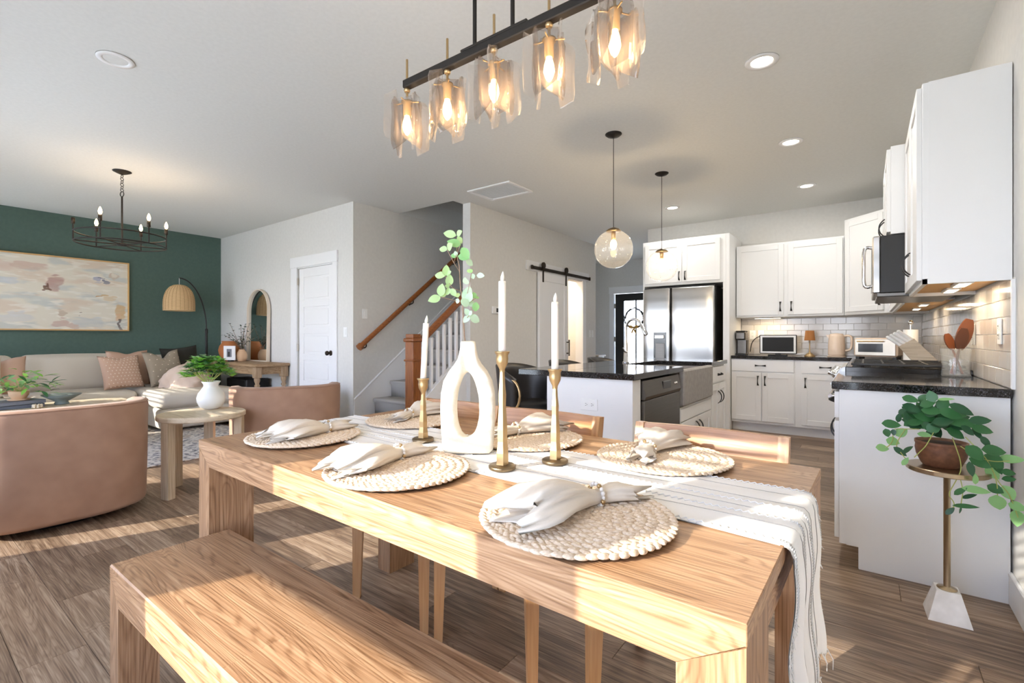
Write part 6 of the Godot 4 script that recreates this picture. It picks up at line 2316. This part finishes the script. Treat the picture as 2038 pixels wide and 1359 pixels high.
func console():
	var t := thing("console_table", "weathered wooden console table with turned legs against the white wall", "console table", Vector3(0, 0, 0))
	t.position = Vector3(-7.11, 0, -3.17)
	var st := S()
	bx(st, Vector3(0, 0.77, 0), Vector3(1.68, 0.04, 0.46), 0.008)
	part(st, "top", M.rustic, t)
	st = S()
	for s in [-1, 1]:
		bx(st, Vector3(0, 0.7, s * 0.18), Vector3(1.5, 0.1, 0.022), 0.002)
		bx(st, Vector3(s * 0.77, 0.7, 0), Vector3(0.022, 0.1, 0.3), 0.002)
	part(st, "apron", M.rustic, t)
	for p in [[-1, -1], [1, -1], [1, 1], [-1, 1]]:
		st = S()
		turned_leg(st, p[0] * 0.775, p[1] * 0.175)
		part(st, "leg", M.rustic_up, t)
	var y := 0.79
	# mirror
	t = thing("arched_mirror", "tall arched mirror in pale wood frame leaning above console table", "mirror", Vector3(-7.1, y, -3.385))
	t.rotation.x = -0.015
	var outl := []
	var inl := []
	var bk := []
	for k in 25:
		var a := PI * k / 24.0
		outl.append(Vector2(0.31 * cos(a), 0.735 + 0.31 * sin(a)))
		inl.append(Vector2(0.296 * cos(a), 0.735 + 0.296 * sin(a)))
	var o2 := [Vector2(0.31, 0)] + outl + [Vector2(-0.31, 0)]
	var i2 := [Vector2(0.296, 0.014)] + inl + [Vector2(-0.296, 0.014)]
	st = S()
	for k in o2.size():
		var m := (k + 1) % o2.size()
		var A := Vector3(o2[k].x, o2[k].y, 0)
		var B := Vector3(o2[m].x, o2[m].y, 0)
		var C := Vector3(i2[m].x, i2[m].y, 0)
		var D := Vector3(i2[k].x, i2[k].y, 0)
		var zf := Vector3(0, 0, 0.045)
		var mid := (A + B) / 2
		var outw := mid - (C + D) / 2
		face(st, [A + zf, B + zf, C + zf, D + zf], Vector3(0, 0, 1))
		face(st, [A, B, B + zf, A + zf], outw)
		face(st, [D, C, C + zf, D + zf], -outw)
	mat("mirror_frame", rgb(226, 212, 194), 0.5)
	part(st, "frame", M.mirror_frame, t)
	st = S()
	prism(st, i2, 0.006, tf(0, 0, 0.012))
	mat("mirror_glass", rgb(225, 228, 228), 0.01, {"metallic": 1.0})
	part(st, "mirror_glass", M.mirror_glass, t)
	# terracotta vase
	st = S()
	lathe(st, [[0, 0], [0.075, 0], [0.1, 0.03], [0.135, 0.1], [0.145, 0.16], [0.13, 0.22], [0.1, 0.262], [0.095, 0.275], [0.108, 0.29], [0.1, 0.292], [0.085, 0.275], [0, 0.26]], 36)
	solo(st, "terracotta_vase", M.terracotta, "round terracotta urn on the console table", "vase", tf(-7.62, y, -3.2))
	# photo frame
	t = thing("photo_frame", "small white photo frame on clear foot before terracotta urn", "picture frame", Vector3(-7.33, y, -3.08), 0.45)
	part(box1(Vector3(-0.095, 0.02, -0.008), Vector3(0.095, 0.225, 0.008), 0.003), "frame", M.plate, t)
	part(box1(Vector3(-0.04, 0.065, 0.008), Vector3(0.04, 0.18, 0.0095)), "photo_print", M.book_grey, t)
	part(box1(Vector3(-0.02, 0.07, 0.0095), Vector3(0.012, 0.14, 0.0105)), "photo_figures", M.black, t)
	part(box1(Vector3(-0.03, 0, -0.05), Vector3(0.03, 0.02, 0.01), 0.004), "foot", M.black, t)
	# small vase with eucalyptus
	st = S()
	lathe(st, [[0, 0], [0.05, 0], [0.066, 0.04], [0.07, 0.085], [0.06, 0.13], [0.04, 0.16], [0.044, 0.172], [0.038, 0.172], [0.03, 0.15], [0, 0.14]], 28)
	solo(st, "small_vase", M.peach, "small blush ceramic vase beside the photo frame", "vase", tf(-7.27, y, -3.22))
	t = thing("eucalyptus_stems", "dark eucalyptus stems in the small blush vase", "greenery", Vector3(-7.27, y + 0.15, -3.22))
	var r := RandomNumberGenerator.new()
	r.seed = 31
	for k in 13:
		var a := r.randf() * TAU
		var tip := Vector3(r.randf_range(-0.24, 0.24), r.randf_range(0.16, 0.4), r.randf_range(-0.1, 0.16))
		st = S()
		var path := curve([Vector3(0, -0.08, 0), Vector3(tip.x * 0.25, 0.1, tip.z * 0.25), tip], 5)
		tube(st, path, 0.0025, 5)
		var sp := part(st, "stem", M.twig, t)
		st = S()
		for q in range(4, path.size()):
			for s in [-1, 1]:
				var p: Vector3 = path[q]
				leaf(st, aim(p, p + Vector3(s * 0.8 + r.randf_range(-0.4, 0.4), r.randf_range(-0.2, 0.7), r.randf_range(-0.8, 0.8))), r.randf_range(0.035, 0.055), r.randf_range(0.02, 0.03), 0.2, 0.1, 3)
		part(st, "leaves", M.leaf_euca, sp)
	# under the console
	t = thing("speaker_box", "black floor speaker box standing under the console table", "speaker", Vector3(-7.05, 0, -3.2))
	part(box1(Vector3(-0.3, 0.012, -0.15), Vector3(0.3, 0.56, 0.15), 0.006), "cabinet", M.black, t)
	part(box1(Vector3(-0.28, 0.03, 0.15), Vector3(0.28, 0.54, 0.158), 0.003), "grille", M.screen_off, t)
	t = thing("magazine_box", "low box of magazines under right end of the console", "box", Vector3(-6.5, 0, -3.22))
	part(box1(Vector3(-0.13, 0.0, -0.12), Vector3(0.13, 0.38, 0.12), 0.004), "box", M.book_slate, t)
	for k in 4: part(box1(Vector3(-0.11, 0.38 + 0.012 * k, -0.1 + 0.004 * k), Vector3(0.11, 0.391 + 0.012 * k, 0.1)), "magazine", [M.plate, M.black][k % 2], t)
	t = thing("round_pouf", "black round pouf peeking up behind the far swivel chair", "pouf", Vector3(-5.1, 0, -2.95))
	st = S()
	lathe(st, [[0, 0], [0.19, 0], [0.205, 0.02], [0.205, 0.5], [0.19, 0.55], [0.12, 0.575], [0, 0.58]], 32)
	part(st, "body", M.leather, t)

# ---------------------------------------------------------------- hall, walls, plant stand
func barn_door():
	var t := thing("barn_door", "white sliding barn door hanging from dark metal rail", "sliding door", Vector3(-3.755, 0, -6.095), PI / 2)
	# local x runs towards -z, front towards +x of the room
	var st := S()
	panel_door(st, -0.405, 0.405, 0.02, 2.07, 0.02, 0.04, [[0.02, 0.2], [1.95, 2.07]], 0.11)
	part(st, "door_frame_rails", M.trim, t)
	part(box1(Vector3(-0.3, 0.2, -0.01), Vector3(0.3, 1.95, 0.008)), "door_panel", M.trim, t)
	for x in [-0.32, 0.33]:
		st = S()
		bx(st, Vector3(x, 2.07, 0.026), Vector3(0.035, 0.28, 0.008), 0.002)
		lathe(st, [[0, -0.008], [0.045, -0.008], [0.045, 0.012], [0, 0.012]], 20, Transform3D(Basis(Vector3.RIGHT, Vector3(0, 0, 1), Vector3(0, -1, 0)), Vector3(x, 2.17, 0.03)), false)
		part(st, "roller_strap", M.bronze, t)
	st = S()
	tube(st, [Vector3(0.355, 0.85, 0.065), Vector3(0.355, 1.1, 0.065)], 0.011, 8)
	for y in [0.89, 1.06]: tube(st, [Vector3(0.355, y, 0.02), Vector3(0.355, y, 0.065)], 0.009, 8)
	part(st, "pull_handle", M.black, t)
	t = thing("barn_door_track", "white header board with dark bronze sliding track above barn door", "door track", Vector3(-3.789, 0, -6.34), PI / 2)
	part(box1(Vector3(-0.92, 2.075, 0), Vector3(0.92, 2.21, 0.02), 0.002), "header_board", M.trim, t)
	st = S()
	bb(st, Vector3(-0.84, 2.095, 0.045), Vector3(0.88, 2.14, 0.052), 0.001)
	part(st, "rail", M.bronze, t)
	for x in [-0.78, -0.3, 0.2, 0.8]:
		st = S()
		tube(st, [Vector3(x, 2.118, 0.018), Vector3(x, 2.118, 0.056)], 0.01, 8)
		part(st, "spacer", M.bronze, t)
	for x in [-0.84, 0.88]: part(box1(Vector3(x - 0.015, 2.09, 0.04), Vector3(x + 0.015, 2.145, 0.066), 0.003), "end_stop", M.bronze, t)
	var cs := S()
	bb(cs, Vector3(-3.79, 0, -7.16), Vector3(-3.77, 2.075, -7.05), 0.002)
	bb(cs, Vector3(-3.91, 0, -7.062), Vector3(-3.79, 2.06, -7.048))
	struct(cs, "trim_1", M.trim)
	# lit bathroom: small ceiling fixture
	t = thing("bathroom_light", "lit ceiling fixture inside the room behind the sliding door", "ceiling light", Vector3(-4.35, CEIL, -6.6))
	st = S()
	lathe(st, [[0, -0.06], [0.1, -0.05], [0.13, -0.02], [0.13, 0]], 28)
	part(st, "lamp_diffuser", M.can_glow, t)
	omni(t, Vector3(0, -0.1, 0), 1.5, Color(1.0, 0.9, 0.8), 0.08)

func hall():
	var t := thing("door_wreath", "dark twig wreath with gold bow hanging on the black front door", "wreath", Vector3(-3.83, 1.53, -9.385))
	var st := S()
	var r := RandomNumberGenerator.new()
	r.seed = 9
	for k in 46:
		var a0 := r.randf() * TAU
		var pts := []
		for q in 9:
			var a := a0 + q * 0.16
			pts.append(Vector3((0.2 + r.randf_range(-0.03, 0.03)) * cos(a), (0.2 + r.randf_range(-0.03, 0.03)) * sin(a), r.randf_range(0.0, 0.04)))
		tube(st, pts, 0.006, 5)
	part(st, "twigs", M.iron, t)
	st = S()
	for s in [-1, 1]:
		leaf(st, aim(Vector3(0, -0.2, 0.04), Vector3(s * 0.1, -0.16, 0.06), Vector3(0, 0, 1)), 0.12, 0.07, 0.1, 0.3, 5)
		leaf(st, aim(Vector3(0, -0.2, 0.04), Vector3(s * 0.05, -0.32, 0.05), Vector3(0, 0, 1)), 0.13, 0.04, 0.1, 0.3, 5)
	mat("gold_ribbon", rgb(196, 148, 66), 0.5)
	part(st, "bow", M.gold_ribbon, t)
	t = thing("hall_console", "small dark hall table with pale top beyond the wall corner", "console table", Vector3(-4.35, 0, -8.35))
	part(box1(Vector3(-0.3, 0.775, -0.16), Vector3(0.3, 0.8, 0.16), 0.004), "top", M.pale_wood, t)
	part(box1(Vector3(-0.27, 0.69, -0.14), Vector3(0.27, 0.775, 0.14), 0.004), "drawer_case", M.leather, t)
	for p in [[-1, -1], [1, -1], [1, 1], [-1, 1]]: part(box1(Vector3(p[0] * 0.25 - 0.015, 0, p[1] * 0.12 - 0.015), Vector3(p[0] * 0.25 + 0.015, 0.69, p[1] * 0.12 + 0.015)), "leg", M.black, t)
	st = S()
	lathe(st, [[0, 0], [0.05, 0], [0.1, 0.03], [0.13, 0.075], [0.124, 0.076], [0.09, 0.035], [0, 0.015]], 28)
	solo(st, "black_bowl", M.leather, "black bowl standing on the small hall table", "bowl", tf(-4.3, 0.8, -8.3))
	outlet(tf(-5.02, 1.2, -3.4095), "white light switch between closet door and wall corner", "switch")
	outlet(tf(-4.8695, 1.42, -3.57, PI / 2), "white light switch on stairwell wall above the handrail", "switch")
	outlet(tf(-3.7895, 1.2, -7.32, PI / 2), "white light switch on wall right of sliding door, nearer the door", "switch")
	outlet(tf(-3.7895, 1.2, -7.42, PI / 2), "white light switch on wall right of sliding door, nearer the corner", "switch")
	t = thing("thermostat", "white thermostat with small grey display behind the tallest candle", "thermostat", Vector3(-3.789, 1.48, -4.74), PI / 2)
	part(box1(Vector3(-0.07, -0.045, 0), Vector3(0.07, 0.045, 0.022), 0.005), "case", M.plate, t)
	part(box1(Vector3(0.0, -0.025, 0.022), Vector3(0.05, 0.025, 0.024)), "display", M.slot, t)

func plant_stand():
	var t := thing("plant_stand", "tall brass plant stand with white marble pyramid foot", "plant stand", Vector3(0.262, 0, -2.605), 0.05)
	var st := S()
	var a := []
	var b := []
	for k in [[-1, -1], [1, -1], [1, 1], [-1, 1]]:
		a.append(Vector3(k[0] * 0.067, 0, k[1] * 0.067))
		b.append(Vector3(k[0] * 0.037, 0.115, k[1] * 0.037))
	for k in 4:
		var j := (k + 1) % 4
		face(st, [a[k], a[j], b[j], b[k]], (a[k] + a[j]))
	face(st, a, Vector3.DOWN)
	face(st, b, Vector3.UP)
	part(st, "marble_foot", M.marble, t)
	st = S()
	lathe(st, [[0, 0.115], [0.032, 0.115], [0.033, 0.118], [0.012, 0.122], [0.0115, 0.125], [0.0115, 0.58], [0.03, 0.585], [0, 0.586]], 20)
	part(st, "pole", M.champagne, t)
	st = S()
	lathe(st, [[0, 0.588], [0.126, 0.588], [0.13, 0.591], [0.13, 0.606], [0.127, 0.608], [0, 0.608]], 56, Transform3D.IDENTITY, false)
	part(st, "tray_top", M.champagne, t)
	# trailing plant
	var p := thing("trailing_plant", "trailing green plant with round leaves in a brown clay bowl", "potted plant", Vector3(0.262, 0.608, -2.605), deg_to_rad(-5.7))
	st = S()
	lathe(st, [[0, 0], [0.055, 0], [0.064, 0.01], [0.079, 0.045], [0.083, 0.07], [0.081, 0.086], [0.084, 0.092], [0.084, 0.102], [0.078, 0.102], [0.075, 0.094], [0, 0.09]], 40, tf(-0.018, 0, 0))
	part(st, "clay_bowl", M.clay, p)
	st = S()
	lathe(st, [[0.075, 0.092], [0.04, 0.096], [0, 0.098]], 24, tf(-0.018, 0, 0))
	part(st, "soil", M.soil, p)
	var P := func(x: float, y: float, z := 0.0) -> Vector3:
		return Vector3((1720.0 + x / 4.852 - 1891.0) * 0.00152, (929.0 - 760.0 - y / 4.852) * 0.002037, z)
	var lv := [[470, 180, 130, -10, 70, 0], [590, 170, 90, 60, 60, 0], [685, 140, 110, 110, 80, 0], [790, 215, 110, 45, 90, 0], [640, 215, 120, 25, 70, 0], [815, 155, 120, 10, 30, 1], [480, 270, 150, -20, 80, 2], [680, 280, 150, 0, 85, 0], [860, 290, 170, -20, 90, 0], [960, 240, 190, -25, 80, 2], [1125, 330, 150, 10, 80, 2], [1150, 420, 150, -10, 85, 0], [395, 310, 90, 30, 50, 2], [345, 385, 100, 80, 45, 2], [430, 350, 90, 100, 40, 2], [275, 440, 150, 0, 85, 0], [230, 530, 80, -70, 60, 0], [300, 520, 60, -80, 40, 2], [375, 525, 110, 40, 80, 1], [285, 620, 105, -10, 85, 1], [180, 690, 105, 0, 75, 1], [375, 680, 120, -35, 50, 2], [455, 640, 110, 50, 45, 2], [430, 765, 90, 60, 40, 1], [610, 350, 190, -15, 100, 0], [790, 370, 150, 15, 90, 2], [960, 370, 190, -10, 100, 0], [700, 450, 120, 40, 90, 0], [520, 410, 130, 20, 70, 0], [910, 480, 150, -30, 95, 0], [610, 525, 110, 0, 50, 1], [1070, 590, 150, -40, 110, 0], [1020, 430, 120, -40, 60, 2], [1110, 470, 110, -50, 50, 2], [1180, 530, 110, -60, 50, 2], [1250, 600, 160, 0, 100, 0], [1400, 668, 165, 8, 75, 1], [1250, 690, 160, -40, 110, 0], [1120, 690, 150, -20, 90, 0], [1240, 805, 130, -50, 80, 1], [1375, 785, 90, 0, 60, 0], [1385, 855, 95, 10, 50, 0], [1040, 740, 130, -80, 50, 2], [1290, 760, 110, -60, 60, 0], [1260, 935, 110, -20, 80, 0], [1370, 955, 130, -60, 90, 1], [1280, 1050, 125, -80, 105, 1], [1440, 1060, 110, -10, 80, 1], [1450, 1185, 140, -85, 95, 1], [1085, 925, 185, 0, 65, 1], [945, 955, 110, 45, 50, 0], [1025, 1005, 110, 30, 35, 2], [990, 1085, 170, 10, 40, 0], [855, 1160, 90, 50, 40, 2], [950, 1130, 60, -100, 15, 2], [1080, 830, 100, 90, 40, 1]]
	for k in 58:
		var an := rng.randf() * TAU
		var rr := sqrt(rng.randf())
		lv.append([700 + 300 * rr * cos(an), 370 + 130 * rr * sin(an), rng.randf_range(110, 160), rng.randf_range(-60, 60), rng.randf_range(60, 90), 2 if k % 3 else 0, 0.02 - 0.1 * rng.randf()])
	var u := 0.00205 / 4.852
	var k2 := 0
	for l in lv:
		var ang := deg_to_rad(l[3])
		var z: float = l[6] if l.size() > 6 else 0.03 + rng.randf_range(-0.03, 0.03)
		if l.size() <= 6 and l[1] > 560 and absf(l[0] - 750) < 420: z += 0.1
		var d := Vector3(cos(ang), sin(ang), rng.randf_range(-0.25, 0.35))
		var c: Vector3 = P.call(l[0], l[1], z)
		st = S()
		leaf(st, aim(c - d * l[2] * u * 0.5, c + d, Vector3(rng.randf_range(-0.5, 0.5), 0.7, 0.9)), l[2] * u * 1.05, l[4] * u * 1.15, 0.1, 0.15, 6, 0.8)
		part(st, "leaf", [M.leaf, M.leaf_light, M.leaf_dark][l[5]], p)
		k2 += 1
	for v in [[[700, 490], [640, 580], [590, 640], [520, 715]], [[880, 520], [920, 600], [950, 700], [950, 790], [900, 900], [850, 1010], [890, 1080], [890, 1120], [860, 1150]], [[1000, 500], [1150, 620], [1220, 740], [1290, 870], [1370, 960], [1420, 1070], [1450, 1160]], [[560, 470], [430, 480], [300, 500], [290, 600], [240, 670], [180, 690]], [[950, 860], [970, 960], [960, 1050], [950, 1120]], [[1250, 800], [1275, 900], [1280, 1020]], [[950, 560], [1100, 640], [1250, 690], [1380, 670]], [[420, 480], [330, 640], [400, 700], [440, 740]]]:
		var pts := []
		for q in v: pts.append(P.call(q[0], q[1], (0.12 if absf(q[0] - 750) < 420 else 0.05) if q[1] > 540 else 0.04))
		st = S()
		tube(st, curve(pts, 5), 0.0018, 5)
		part(st, "vine", M.stem, p)

func _ready():
	rng.seed = 7
	setup()
	materials()
	shell()
	kitchen()
	dining()
	living()
	barn_door()
	hall()
	plant_stand()
	linear_chandelier()
	pendants()
	ring_chandelier()
	ceiling_vent()
	lights()
